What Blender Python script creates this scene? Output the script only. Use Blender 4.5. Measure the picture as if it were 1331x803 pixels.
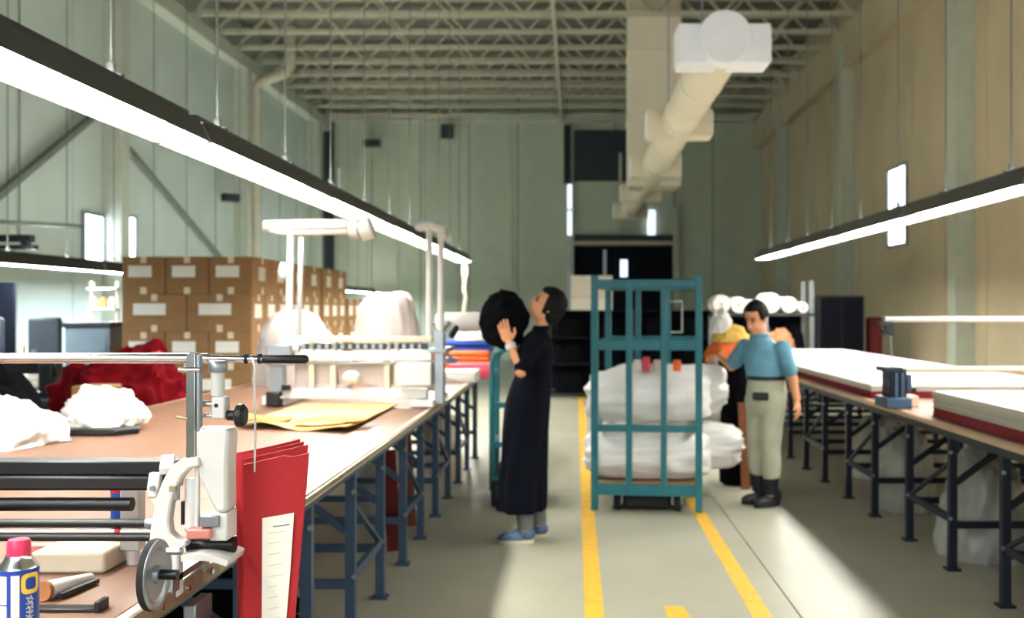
import bpy, math, random
from mathutils import Vector, Matrix, noise
random.seed(7)
PI = math.pi
scene = bpy.context.scene
COL = scene.collection
for o in list(bpy.data.objects):
    bpy.data.objects.remove(o)

# ------------------------------------------------------------------ camera, light, exposure
F = 1300.0                      # focal length in pixels of the 1331 px wide frame
VX, VY, CAMZ = 748.0, 402.0, 1.5
cd = bpy.data.cameras.new('camera'); cam = bpy.data.objects.new('camera', cd); COL.objects.link(cam)
cd.sensor_width = 36.0; cd.lens = 36.0 * F / 1331.0
cd.shift_x = (665.5 - VX) / 1331.0; cd.shift_y = 0.5 / 1331.0
cam.location = (0, 0, CAMZ); cam.rotation_euler = (PI / 2, 0, 0)
cd.clip_start = 0.05; cd.clip_end = 200
cd.dof.use_dof = True; cd.dof.focus_distance = 2.3; cd.dof.aperture_fstop = 3.6
scene.camera = cam
w = bpy.data.worlds.new('world'); scene.world = w; w.use_nodes = True
w.node_tree.nodes['Background'].inputs[0].default_value = (0.75, 0.85, 1.0, 1)
w.node_tree.nodes['Background'].inputs[1].default_value = 0.3
scene.view_settings.view_transform = 'Standard'
scene.view_settings.look = 'None'
scene.view_settings.gamma = 1.0
scene.view_settings.use_curve_mapping = False
scene.view_settings.exposure = 0.25
TUBE_POWER = 74.0
WINDOW_POWER = 6.0
FILL_PANE_POWER = 2.6
UPLIGHT_POWER = 44.0

def P(px, py, Y):
    return Vector(((px - VX) * Y / F, Y, CAMZ - (py - VY) * Y / F))

# ------------------------------------------------------------------ materials
def lin(c):
    r = []
    for v in c:
        v = v / 255.0
        r.append(v / 12.92 if v <= 0.04045 else ((v + 0.055) / 1.055) ** 2.4)
    return (r[0], r[1], r[2], 1.0)
MATS = {}
def mat(name, col, rough=0.6, metal=0.0, var=0.12, scale=6.0, bump=0.0, bscale=40.0, spec=0.4, trans=0.0, stretch=None, alpha=1.0):
    if name in MATS: return MATS[name]
    m = bpy.data.materials.new(name); m.use_nodes = True
    nt = m.node_tree; b = nt.nodes['Principled BSDF']
    b.inputs['Roughness'].default_value = rough; b.inputs['Metallic'].default_value = metal
    b.inputs['Specular IOR Level'].default_value = spec
    if trans: b.inputs['Transmission Weight'].default_value = trans
    if alpha < 1: b.inputs['Alpha'].default_value = alpha
    c = lin(col)
    tc = nt.nodes.new('ShaderNodeTexCoord')
    mp = nt.nodes.new('ShaderNodeMapping'); nt.links.new(tc.outputs['Object'], mp.inputs[0])
    if stretch: mp.inputs['Scale'].default_value = stretch
    n = nt.nodes.new('ShaderNodeTexNoise'); n.inputs['Scale'].default_value = scale
    n.inputs['Detail'].default_value = 5
    nt.links.new(mp.outputs[0], n.inputs['Vector'])
    r = nt.nodes.new('ShaderNodeValToRGB')
    r.color_ramp.elements[0].position = 0.3; r.color_ramp.elements[1].position = 0.72
    r.color_ramp.elements[0].color = [x * (1 - var) for x in c[:3]] + [1]
    r.color_ramp.elements[1].color = [min(1, x * (1 + var)) for x in c[:3]] + [1]
    nt.links.new(n.outputs[0], r.inputs[0]); nt.links.new(r.outputs[0], b.inputs['Base Color'])
    if bump:
        n2 = nt.nodes.new('ShaderNodeTexNoise'); n2.inputs['Scale'].default_value = bscale; n2.inputs['Detail'].default_value = 4
        nt.links.new(mp.outputs[0], n2.inputs['Vector'])
        bp = nt.nodes.new('ShaderNodeBump'); bp.inputs['Strength'].default_value = bump; bp.inputs['Distance'].default_value = 0.01
        nt.links.new(n2.outputs[0], bp.inputs['Height']); nt.links.new(bp.outputs[0], b.inputs['Normal'])
    MATS[name] = m
    return m
def emit(name, col, strength):
    if name in MATS: return MATS[name]
    m = bpy.data.materials.new(name); m.use_nodes = True
    nt = m.node_tree; b = nt.nodes['Principled BSDF']
    b.inputs['Base Color'].default_value = (0.8, 0.8, 0.8, 1)
    b.inputs['Emission Color'].default_value = lin(col); b.inputs['Emission Strength'].default_value = strength
    MATS[name] = m
    return m

M = dict(
    concrete=mat('concrete', (164, 162, 144), 0.42, var=0.10, scale=1.3, bump=0.12, bscale=25),
    joint=mat('joint filler', (92, 88, 76), 0.8),
    tape=mat('yellow floor tape', (226, 176, 60), 0.5, var=0.12, scale=9),
    wall_l=mat('sage wall panel', (188, 202, 194), 0.7, var=0.06, scale=1.5, bump=0.05),
    wall_b=mat('grey green wall panel', (182, 189, 168), 0.75, var=0.08, scale=1.2, bump=0.05),
    wall_r=mat('khaki wall panel', (190, 175, 144), 0.7, var=0.08, scale=1.2, bump=0.05),
    seam=mat('dark wall seam', (62, 66, 58), 0.8),
    steel_pale=mat('painted pale steel', (180, 186, 170), 0.55, var=0.06),
    joist=mat('painted joist', (186, 182, 160), 0.6, var=0.08),
    deck=mat('roof deck', (112, 112, 100), 0.8, var=0.1),
    brace=mat('grey brace', (110, 116, 108), 0.6),
    hood=mat('dark lamp hood', (74, 78, 76), 0.45, 0.3, var=0.1),
    chrome=mat('chrome', (205, 208, 210), 0.16, 1.0, var=0.03),
    steel=mat('grey steel', (150, 158, 164), 0.35, 0.8, var=0.08),
    rail=mat('worn steel rail', (150, 142, 118), 0.4, 0.7, var=0.2, scale=30),
    black=mat('black plastic', (16, 17, 20), 0.45, var=0.2),
    blackm=mat('black painted steel', (22, 25, 28), 0.38, 0.2, var=0.2),
    white=mat('white enamel', (204, 204, 202), 0.35, var=0.03),
    cream=mat('cream plastic', (200, 188, 166), 0.5, var=0.05),
    duct=mat('beige duct', (224, 214, 190), 0.6, var=0.05, scale=2),
    ductw=mat('white duct cap', (246, 248, 252), 0.5, var=0.03),
    topwood=mat('tan table laminate', (122, 88, 70), 0.42, var=0.07, scale=3, stretch=(3, .6, 3)),
    edgewood=mat('pale wood edge', (222, 190, 160), 0.5, var=0.12, scale=8),
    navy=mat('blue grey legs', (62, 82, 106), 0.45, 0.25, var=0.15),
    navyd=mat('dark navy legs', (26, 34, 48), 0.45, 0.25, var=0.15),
    teal=mat('teal enamel', (26, 100, 110), 0.38, var=0.10, scale=12),
    carton=mat('brown cardboard', (142, 106, 66), 0.8, var=0.09, scale=7),
    label=mat('white paper label', (238, 234, 222), 0.7, var=0.03),
    tapec=mat('carton tape', (222, 208, 176), 0.4, var=0.05),
    wood=mat('pallet wood', (150, 116, 78), 0.8, var=0.2, stretch=(1, 8, 8)),
    redcloth=mat('red cloth', (98, 4, 14), 0.95, var=0.3, scale=10, bump=0.2, bscale=60, spec=0.1),
    redcard=mat('red folded cloth', (168, 28, 34), 0.7, var=0.05, scale=14, bump=0.06, bscale=200),
    reddark=mat('dark red plies', (130, 14, 30), 0.8, var=0.15, stretch=(1, 1, 40)),
    whitecloth=mat('white cloth', (226, 222, 216), 0.8, var=0.03, bump=0.15, bscale=30),
    greyplies=mat('grey white plies', (200, 196, 184), 0.85, var=0.08, stretch=(1, 1, 60)),
    poly=mat('white poly wrap', (243, 240, 236), 0.28, var=0.05, scale=5, bump=0.35, bscale=14),
    polyt=mat('pinkish poly wrap', (186, 174, 168), 0.3, var=0.10, scale=5, bump=0.35, bscale=14),
    polyclear=mat('cloudy clear poly', (196, 198, 190), 0.22, var=0.12, scale=6, bump=0.5, bscale=16, trans=0.25),
    kraft=mat('yellow kraft paper', (196, 140, 44), 0.7, var=0.06),
    creampaper=mat('cream pattern paper', (232, 192, 112), 0.65, var=0.05),
    blue=mat('blue cloth', (34, 74, 158), 0.8, var=0.15),
    orange=mat('orange cloth', (232, 112, 54), 0.8, var=0.15),
    yellow=mat('yellow cloth', (228, 186, 92), 0.8, var=0.15),
    pink=mat('pink cloth', (226, 84, 100), 0.8, var=0.1),
    blackcloth=mat('black cloth', (6, 7, 11), 0.95, var=0.25, bump=0.2, bscale=40, spec=0.1),
    dress=mat('black dress cloth', (6, 9, 20), 0.9, var=0.25, bump=0.2, bscale=30, spec=0.12),
    shirt=mat('light blue shirt cloth', (98, 148, 170), 0.8, var=0.10, bump=0.15, bscale=40),
    trousers=mat('khaki grey cloth', (168, 170, 148), 0.85, var=0.08, bump=0.15, bscale=40),
    sock=mat('grey trouser cuff', (92, 96, 92), 0.85, var=0.2),
    skin=mat('skin', (214, 150, 110), 0.5, var=0.06, scale=10),
    hair=mat('black hair', (7, 6, 7), 0.6, var=0.3, scale=40, bump=0.4, bscale=90, spec=0.2),
    shoe=mat('dark shoe', (24, 26, 34), 0.5, var=0.2),
    shoeblue=mat('blue grey sandal', (70, 92, 120), 0.5, var=0.3, scale=40),
    sole=mat('pale sole', (190, 182, 160), 0.7),
    brownbag=mat('brown bundle cloth', (150, 96, 62), 0.85, var=0.25, scale=14, bump=0.3, bscale=25),
    dark=mat('dark opening', (8, 12, 22), 0.8, var=0.2, spec=0.15),
    charcoal=mat('charcoal panel', (44, 52, 58), 0.6, var=0.15),
    greybox=mat('grey machine panel', (98, 112, 116), 0.5, var=0.1),
    canblue=mat('can blue', (30, 66, 156), 0.3, var=0.04),
    canyellow=mat('can yellow', (240, 196, 70), 0.35, var=0.03),
    canred=mat('can red cap', (226, 52, 96), 0.35, var=0.04),
    rubber=mat('rubber', (24, 24, 26), 0.8, var=0.2),
    pinkmetal=mat('copper pink block', (206, 132, 122), 0.4, 0.3, var=0.1),
    darkred=mat('maroon cloth', (96, 26, 30), 0.8, var=0.2),
    rust=mat('rust brown board', (118, 68, 38), 0.75, var=0.15),
    glassedge=mat('window frame', (128, 138, 140), 0.5),
    tube=emit('lit fluorescent diffuser', (253, 252, 243), TUBE_POWER),
    uplight=emit('added uplight strip', (253, 252, 243), UPLIGHT_POWER),
    uplightw=emit('added dim uplight strip', (253, 252, 243), UPLIGHT_POWER * 0.35),
    tubew=emit('lit wide fluorescent diffuser', (253, 252, 243), TUBE_POWER * 0.68),
    tubeblue=emit('lit cool fluorescent diffuser', (232, 243, 255), TUBE_POWER * 0.9),
    pane=emit('daylit pane', (226, 238, 255), WINDOW_POWER),
    panedim=emit('daylit strip', (214, 228, 250), WINDOW_POWER * 0.25),
    fill_pane=emit('added fill pane', (236, 243, 255), FILL_PANE_POWER),
)

# ------------------------------------------------------------------ mesh helpers
ORI = {}
class MB:
    def __init__(s): s.v = []; s.f = []
    def add(s, vs, fs):
        n = len(s.v); s.v += [Vector(v) for v in vs]; s.f += [tuple(i + n for i in f) for f in fs]; return s
    def box(s, x0, x1, y0, y1, z0, z1):
        return s.add([(x0, y0, z0), (x1, y0, z0), (x1, y1, z0), (x0, y1, z0), (x0, y0, z1), (x1, y0, z1), (x1, y1, z1), (x0, y1, z1)],
                     [(0, 3, 2, 1), (4, 5, 6, 7), (0, 1, 5, 4), (1, 2, 6, 5), (2, 3, 7, 6), (3, 0, 4, 7)])
    def cbox(s, c, sz, R=None):
        c = Vector(c); h = Vector(sz) / 2
        m = MB().box(-h.x, h.x, -h.y, h.y, -h.z, h.z)
        return s.add([c + (R @ v if R else v) for v in m.v], m.f)
    def bar(s, p, q, w, h=None, up=(0, 0, 1)):
        p = Vector(p); q = Vector(q); h = h or w
        d = (q - p).normalized(); u = Vector(up)
        if abs(d.dot(u)) > 0.98: u = Vector((0, 1, 0))
        a = d.cross(u).normalized(); b = a.cross(d)
        vs = []
        for c in (p, q):
            for i, j in ((-1, -1), (1, -1), (1, 1), (-1, 1)): vs.append(c + a * i * w / 2 + b * j * h / 2)
        return s.add(vs, [(3, 2, 1, 0), (4, 5, 6, 7), (0, 1, 5, 4), (1, 2, 6, 5), (2, 3, 7, 6), (3, 0, 4, 7)])
    def tube(s, pts, r, n=12, rx=None):
        pts = [Vector(p) for p in pts]
        if not isinstance(r, (list, tuple)): r = [r] * len(pts)
        vs = []; fs = []; prev = None
        for i, p in enumerate(pts):
            d = (pts[min(i + 1, len(pts) - 1)] - pts[max(i - 1, 0)]).normalized()
            if prev is None:
                u = Vector((0, 0, 1)) if abs(d.z) < 0.9 else Vector((1, 0, 0))
                a = d.cross(u).normalized()
            else:
                a = (prev - d * prev.dot(d)).normalized()
            prev = a; b = d.cross(a)
            for k in range(n):
                t = 2 * PI * k / n
                vs.append(p + (a * math.cos(t) + b * math.sin(t)) * r[i])
        for i in range(len(pts) - 1):
            for k in range(n):
                k2 = (k + 1) % n
                fs.append((i * n + k, i * n + k2, (i + 1) * n + k2, (i + 1) * n + k))
        fs.append(tuple(reversed(range(n)))); m = (len(pts) - 1) * n; fs.append(tuple(range(m, m + n)))
        return s.add(vs, fs)
    def caps(s, pts, r, n=12):           # tube with round ends and joints (closed pieces)
        if not isinstance(r, (list, tuple)): r = [r] * len(pts)
        s.tube(pts, list(r), n)
        for p, q in zip(pts, r): s.ell(p, (q, q, q), n, max(6, n // 2 + 1))
        return s
    def ell(s, c, r, n=16, m=9, R=None, fn=None):
        c = Vector(c); vs = []; fs = []
        def put(d):
            k = 1.0 if fn is None else fn(d)
            v = Vector((d.x * r[0], d.y * r[1], d.z * r[2])) * k
            vs.append(c + (R @ v if R else v))
        put(Vector((0, 0, -1)))
        for i in range(1, m):
            t = -PI / 2 + PI * i / m
            for k in range(n):
                a = 2 * PI * k / n
                put(Vector((math.cos(t) * math.cos(a), math.cos(t) * math.sin(a), math.sin(t))))
        put(Vector((0, 0, 1)))
        for k in range(n):
            k2 = (k + 1) % n
            fs.append((0, 1 + k2, 1 + k))
            for i in range(m - 2):
                a = 1 + i * n; b = a + n
                fs.append((a + k, a + k2, b + k2, b + k))
            fs.append((1 + (m - 2) * n + k, 1 + (m - 2) * n + k2, len(vs) - 1))
        return s.add(vs, fs)
    def lathe(s, prof, c, axis=(0, 0, 1), n=24, ring=False):
        c = Vector(c); d = Vector(axis).normalized()
        u = Vector((1, 0, 0)) if abs(d.x) < 0.9 else Vector((0, 1, 0))
        a = (u - d * u.dot(d)).normalized(); b = d.cross(a)
        vs = []; fs = []
        for r, z in prof:
            for k in range(n):
                t = 2 * PI * k / n
                vs.append(c + d * z + (a * math.cos(t) + b * math.sin(t)) * max(r, 1e-4))
        L = len(prof)
        for i in range(L - 1):
            for k in range(n):
                k2 = (k + 1) % n
                fs.append((i * n + k, i * n + k2, (i + 1) * n + k2, (i + 1) * n + k))
        if ring: fs += [((L - 1) * n + k, (L - 1) * n + (k + 1) % n, (k + 1) % n, k) for k in range(n)]
        else: fs.append(tuple(reversed(range(n)))); fs.append(tuple(range((L - 1) * n, L * n)))
        return s.add(vs, fs)
    def prism(s, pts, d):                # planar outline extruded by vector d
        pts = [Vector(p) for p in pts]; d = Vector(d); n = len(pts)
        vs = pts + [p + d for p in pts]
        fs = [tuple(reversed(range(n))), tuple(range(n, 2 * n))]
        fs += [(i, (i + 1) % n, n + (i + 1) % n, n + i) for i in range(n)]
        return s.add(vs, fs)
    def loft(s, rings, n=28):            # rings of (centre, rx, ry): horizontal ellipses, closed
        vs = []; fs = []
        for c, rx, ry in rings:
            for k in range(n):
                t = 2 * PI * k / n
                vs.append(Vector(c) + Vector((rx * math.cos(t), ry * math.sin(t), 0)))
        for i in range(len(rings) - 1):
            for k in range(n):
                k2 = (k + 1) % n
                fs.append((i * n + k, i * n + k2, (i + 1) * n + k2, (i + 1) * n + k))
        fs.append(tuple(reversed(range(n)))); m = (len(rings) - 1) * n; fs.append(tuple(range(m, m + n)))
        return s.add(vs, fs)
    def sheet(s, fn, nu, nv, th):        # fn(u,v)->point ; thin solid
        vs = []; fs = []
        g = [[Vector(fn(i / nu, j / nv)) for j in range(nv + 1)] for i in range(nu + 1)]
        N = (nu + 1) * (nv + 1)
        nrm = []
        for i in range(nu + 1):
            for j in range(nv + 1):
                a = g[min(i + 1, nu)][j] - g[max(i - 1, 0)][j]; b = g[i][min(j + 1, nv)] - g[i][max(j - 1, 0)]
                nrm.append(a.cross(b).normalized())
        flat = [g[i][j] for i in range(nu + 1) for j in range(nv + 1)]
        vs = flat + [p + q * th for p, q in zip(flat, nrm)]
        I = lambda i, j: i * (nv + 1) + j
        for i in range(nu):
            for j in range(nv):
                q = (I(i, j), I(i + 1, j), I(i + 1, j + 1), I(i, j + 1))
                fs.append(tuple(reversed(q))); fs.append(tuple(k + N for k in q))
        bd = [I(i, 0) for i in range(nu)] + [I(nu, j) for j in range(nv)] + [I(i, nv) for i in range(nu, 0, -1)] + [I(0, j) for j in range(nv, 0, -1)]
        for a, b in zip(bd, bd[1:] + bd[:1]): fs.append((a, b, b + N, a + N))
        return s.add(vs, fs)
    def mesh(s, name, o=(0, 0, 0), ang=38):
        o = Vector(o); me = bpy.data.meshes.new(name)
        me.from_pydata([tuple(v - o) for v in s.v], [], s.f); me.update()
        me.polygons.foreach_set('use_smooth', [True] * len(me.polygons))
        me.set_sharp_from_angle(angle=math.radians(ang))
        return me
    def build(s, name, m, parent=None, loc=None, bevel=0.0, ang=38):
        if parent is not None: o = ORI[parent.name]
        elif loc is not None: o = Vector(loc)
        else:
            xs = [v.x for v in s.v]; ys = [v.y for v in s.v]; zs = [v.z for v in s.v]
            o = Vector(((min(xs) + max(xs)) / 2, (min(ys) + max(ys)) / 2, min(zs)))
        ob = bpy.data.objects.new(name, s.mesh(name, o, ang)); COL.objects.link(ob)
        ob.data.materials.append(M[m] if isinstance(m, str) else m)
        if parent is not None: ob.parent = parent
        else: ob.location = o
        ORI[ob.name] = o
        if bevel:
            b = ob.modifiers.new('bevel', 'BEVEL'); b.width = bevel; b.segments = 2; b.limit_method = 'ANGLE'; b.angle_limit = math.radians(40)
        return ob
def tag(o, label, cat, group=None):
    o['label'] = label; o['category'] = cat
    if group: o['group'] = group
    return o
def thing(name, label, cat, loc=(0, 0, 0), group=None):
    o = bpy.data.objects.new(name, None); COL.objects.link(o); o.location = loc; o.empty_display_size = 0.1
    ORI[o.name] = Vector(loc)
    return tag(o, label, cat, group)
def struct(o): o['kind'] = 'structure'; return o
def inst(src, parent, off, rot=None):   # copy of a mesh part sharing its data
    c = src.copy(); COL.objects.link(c); c.parent = parent
    c.location = Vector(off)
    if rot: c.rotation_euler = rot
    ORI[c.name] = ORI.get(src.name, Vector())
    return c
def copy_tree(o, parent=None):
    c = o.copy(); COL.objects.link(c); c.parent = parent
    ORI[c.name] = ORI[o.name]
    for ch in list(o.children): copy_tree(ch, c)
    return c
def remesh(mb, voxel, it=6, fac=0.5):
    me = mb.mesh('tmp'); ob = bpy.data.objects.new('tmp', me); COL.objects.link(ob)
    r = ob.modifiers.new('r', 'REMESH'); r.mode = 'VOXEL'; r.voxel_size = voxel
    sm = ob.modifiers.new('s', 'SMOOTH'); sm.iterations = it; sm.factor = fac
    dg = bpy.context.evaluated_depsgraph_get()
    e = ob.evaluated_get(dg); m2 = e.to_mesh()
    out = MB(); out.v = [v.co.copy() for v in m2.vertices]; out.f = [tuple(p.vertices) for p in m2.polygons]
    e.to_mesh_clear(); bpy.data.objects.remove(ob); bpy.data.meshes.remove(me)
    return out
def lump(c, r, seed, amp=0.18, freq=2.2, n=56, m=30, flat=True, sq=1.0, fold=0.0):
    """soft heap resting on z = c.z; r = (rx, ry, height)"""
    c = Vector(c); off = Vector((seed * 7.3, seed * 3.1, seed * 5.7))
    def fn(d):
        q = noise.fractal(d * freq + off, 1.1, 2.0, 3)
        k = 1 + amp * q
        if fold:
            w_ = d + 0.35 * Vector((noise.noise(d * 2 + off), noise.noise(d * 2.2 - off), noise.noise(d * 1.9 + off * 1.7)))
            k += fold * (0.5 - abs(noise.noise(w_ * freq * 1.5 + off * 2))) ** 2 - fold * .15
        if sq != 1.0:
            hxy = math.hypot(d.x, d.y)
            k *= (hxy ** (2 * sq) + abs(d.z) ** (2 * sq)) ** (-1 / (2 * sq))
        return k
    mb = MB()
    if flat:
        mb.ell(c, (r[0], r[1], r[2]), n, m, fn=fn)
        for v in mb.v:
            if v.z < c.z: v.z = c.z
    else:
        mb.ell(c + Vector((0, 0, r[2])), (r[0], r[1], r[2]), n, m, fn=fn)
        mn = min(v.z for v in mb.v)
        for v in mb.v: v.z = max(v.z, c.z + 0.0)
    return mb

# ------------------------------------------------------------------ the hall
XL, XR, YB, YN, ZC = -7.57, 5.58, 30.0, -6.0, 8.0
fl = struct(MB().box(XL - .2, XR + .2, YN - .2, YB + .2, -.2, -.008).build('floor', 'joint', loc=(0, 0, 0)))
def cuts(a, b, first, step):
    r = [a]; k = math.ceil((a - first) / step + 1e-6)
    while first + k * step < b: r.append(first + k * step); k += 1
    return r + [b]
cx = cuts(XL, XR, 1.1, 4.0); cy = cuts(YN, YB, 8.26, 4.05)
for i in range(len(cx) - 1):
    for j in range(len(cy) - 1):
        MB().box(cx[i] + .004, cx[i + 1] - .004, cy[j] + .004, cy[j + 1] - .004, -.02, 0).build('concrete_slab', 'concrete', fl)

def panel_wall(name, m, axis, pos, sgn, a, b, step, z0, z1, skip=()):
    """backing wall with vertical panels standing proud of the seams. axis 'x': wall plane x = pos, panels along y"""
    t = .2
    if axis == 'x': base = MB().box(min(pos, pos - sgn * t), max(pos, pos - sgn * t), YN - .2, YB + .2, -.2, ZC + .3)
    else: base = MB().box(XL, XR, min(pos, pos - sgn * t), max(pos, pos - sgn * t), -.2, ZC + .3)
    w_ = struct(base.build(name, 'seam', loc=(0, 0, 0)))
    src = None; k = 0; p = a
    while p < b - .05:
        q = min(p + step, b); d0, d1 = sorted((pos, pos + sgn * .03))
        if src is not None and abs(q - p - step) < 1e-6:
            inst(src, w_, (0, p - a, 0) if axis == 'x' else (p - a, 0, 0))
        else:
            mb = MB().box(d0, d1, p + .012, q - .012, z0, z1) if axis == 'x' else MB().box(p + .012, q - .012, d0, d1, z0, z1)
            o = mb.build('wall_panel', m, w_)
            if src is None: src = o
        p = q
    return w_
wl = panel_wall('wall_left', 'wall_l', 'x', XL, 1, -6.0, 30.0, 1.5, 0, ZC)
wr = panel_wall('wall_right', 'wall_r', 'x', XR, -1, -6.0, 30.0, 1.5, 0, ZC)
wb = panel_wall('wall_back', 'wall_b', 'y', YB, -1, XL, XR, 1.461, 0, ZC)
wn = panel_wall('wall_front', 'wall_b', 'y', YN, 1, XL, XR, 2.63, 0, ZC)

# roof: deck with open web joists
ce = struct(MB().box(XL, XR, YN, YB, ZC, ZC + .15).build('ceiling', 'deck', loc=(0, 0, 0)))
for k in range(24):     # deck ribs
    y = 8.0 + k * .95
    r_ = MB().box(XL, XR, y, y + .28, ZC - .05, ZC).build('deck_rib', 'deck', ce) if k == 0 else inst(r0, ce, (0, k * .95, 0))
    if k == 0: r0 = r_
jo = MB().box(XL + .05, XR - .05, 8.0, 8.09, 7.16, 7.25).box(XL + .05, XR - .05, 8.0, 8.09, 7.84, 7.93).build('roof_joist', 'joist', ce)
nw = 20; pw = (XR - XL - .4) / nw
w1 = MB().bar((XL + .2, 8.045, 7.2), (XL + .2 + pw, 8.045, 7.88), .05).build('web_bar', 'joist', jo)
w2 = MB().bar((XL + .2 + pw, 8.045, 7.88), (XL + .2 + 2 * pw, 8.045, 7.2), .05).build('web_bar', 'joist', jo)
for k in range(1, nw // 2):
    inst(w1, jo, (2 * pw * k, 0, 0)); inst(w2, jo, (2 * pw * k, 0, 0))
for k in range(1, 18):
    c = copy_tree(jo, ce); c.location = (0, 1.25 * k, 0)
for x in (-.42,):
    MB().box(x - .035, x + .035, 7.5, 29.9, 7.08, 7.16).build('bridging_bar', 'joist', ce)
# eave beams, columns, braces
struct(MB().box(XL + .03, XL + .30, YN, 29.96, 6.82, 7.12).build('trim_1', 'steel_pale'))
struct(MB().box(XR - .26, XR - .03, YN, 29.96, 6.28, 7.12).build('trim_2', 'wall_r'))
struct(MB().box(XL + .31, XR - .28, 29.72, 29.96, 7.10, 7.30).build('trim_3', 'steel_pale'))
def column(x0, x1, y, parent, m='steel_pale'):
    xa, xb = sorted((x0, x1))
    mb = MB().box(xa, xa + .03, y, y + .3, 0, 6.82).box(xb - .03, xb, y, y + .3, 0, 6.82).box(xa + .03, xb - .03, y, y + .06, 0, 6.82)
    return mb.build('column', m, parent)
for y in (9.8, 15.93, 22.06, 28.2): column(XL + .03, -7.23, y, wl)
for y in (7.8, 13.92, 19.97, 26.0): column(XR - .03, 5.29, y, wr)
for p, q in (((-7.45, 15.9, 4.75), (-7.45, 10.2, 1.35)), ((-7.45, 16.3, 4.3), (-7.45, 22.0, 2.2))):
    MB().bar(p, q, .09, .09).build('brace', 'brace', wl)
# drain pipe down the wall_left
t = MB().tube([(-7.25, 22.6, 0), (-7.25, 22.6, 6.45), (-7.15, 22.6, 6.62), (-6.55, 22.6, 6.85), (-6.45, 22.6, 7.0), (-6.45, 22.6, 7.9)], .12, 14).build('drain_pipe', 'joist', wl)
for z in (1.2, 3.2, 5.2): MB().tube([(-7.25, 22.6, z), (-7.25, 22.6, z + .06)], .145, 14).box(-7.54, -7.25, 22.57, 22.63, z, z + .05).build('pipe_clamp', 'steel_pale', t)
# narrow windows
def slot_window(n, x, sgn, y0, y1, z0, z1):
    d = .05 * sgn
    xa, xb = sorted((x, x + d)); f = .05
    mb = MB()
    mb.box(xa, xb, y0 - f, y0, z0 - f, z1 + f).box(xa, xb, y1, y1 + f, z0 - f, z1 + f).box(xa, xb, y0, y1, z0 - f, z0).box(xa, xb, y0, y1, z1, z1 + f)
    wn_ = struct(mb.build('window_%d' % n, 'glassedge'))
    xc, xd = sorted((x, x + .02 * sgn))
    MB().box(xc, xd, y0, y1, z0, z1).build('pane', 'pane', wn_)
slot_window(1, XL + .03, 1, 15.30, 15.90, 2.15, 2.96)
slot_window(2, XL + .03, 1, 16.35, 17.06, 2.38, 3.05)
slot_window(3, XR - .03, -1, 16.72, 17.62, 2.62, 3.92)
# added glowing panes on the unseen wall behind the camera, as fill light
for k in range(4):
    x0 = -6.9 + k * 3.2
    fr = MB()
    for a, b, c_, d_ in ((x0, x0 + .08, 1.2, 6.6), (x0 + 2.5, x0 + 2.58, 1.2, 6.6), (x0, x0 + 2.58, 1.12, 1.2), (x0, x0 + 2.58, 6.6, 6.68), (x0 + 1.25, x0 + 1.33, 1.2, 6.6), (x0, x0 + 2.58, 3.86, 3.94)):
        fr.box(a, b, YN + .03, YN + .11, c_, d_)
    wo = struct(fr.build('window_%d' % (4 + k), 'glassedge'))
    for xa in (x0 + .08, x0 + 1.33):
        for za in (1.2, 3.94):
            MB().box(xa, xa + 1.17, YN + .04, YN + .06, za, za + 2.66).build('pane', 'fill_pane', wo)

# loading door bay in the wall_back
s = YB / F
def bx(m, x0, x1, y0, y1, d0, d1): return m.box((x0 - VX) * s, (x1 - VX) * s, YB - .03 - d1, YB - .03 - d0, CAMZ - (y1 - VY) * s, CAMZ - (y0 - VY) * s)
dr = struct(bx(MB(), 745, 877, 321, 467, 0, .03).build('door_1', 'dark'))
for a in (745, 778.2, 811, 844): bx(MB(), a + 1, a + 32, 323, 466, .03, .05).build('door_panel', 'dark', dr)
bx(MB(), 735, 746, 165, 467, 0, .16).build('door_post', 'steel_pale', dr)
bx(MB(), 874, 882, 270, 467, 0, .16).build('door_post', 'steel_pale', dr)
bx(MB(), 746, 874, 306, 321, 0, .22).build('door_header', 'charcoal', dr)
bx(MB(), 746, 874, 314, 319, .22, .26).build('header_rail', 'rail', dr)
bx(MB(), 746, 874, 236, 306, 0, .05).build('upper_panel', 'wall_b', dr)
bx(MB(), 746, 874, 170, 236, 0, .10).build('upper_shutter', 'charcoal', dr)
bx(MB(), 733, 742, 165, 240, .16, .3).build('shutter_guide', 'blackm', dr)
for a in ((738, 743, 241, 272), (738, 743, 275, 306), (841, 851, 274, 307), (806, 815, 338, 360)):
    bx(MB(), *a, .17, .19).build('pane', 'panedim', dr)
bx(MB(), 784, 788, 325, 365, .05, .08).build('door_stile', 'steel', dr)
bx(MB(), 804, 808, 200, 310, .11, .2).build('conduit', 'steel_pale', dr)
bx(MB(), 738, 741, 330, 440, .17, .2).build('door_edge', 'steel', dr)
# dark corner joint of the end wall and a dark vertical channel
MB().box(XL + .03, XL + .35, YB - .12, YB - .03, 0, 7.1).build('corner_channel', 'charcoal', wb)
for px in (516, 594, 664, 989):
    MB().box((px - VX) * s - .05, (px - VX) * s + .05, YB - .07, YB - .03, 0, 7.1).build('wall_batten', 'wall_b', wb)

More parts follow.
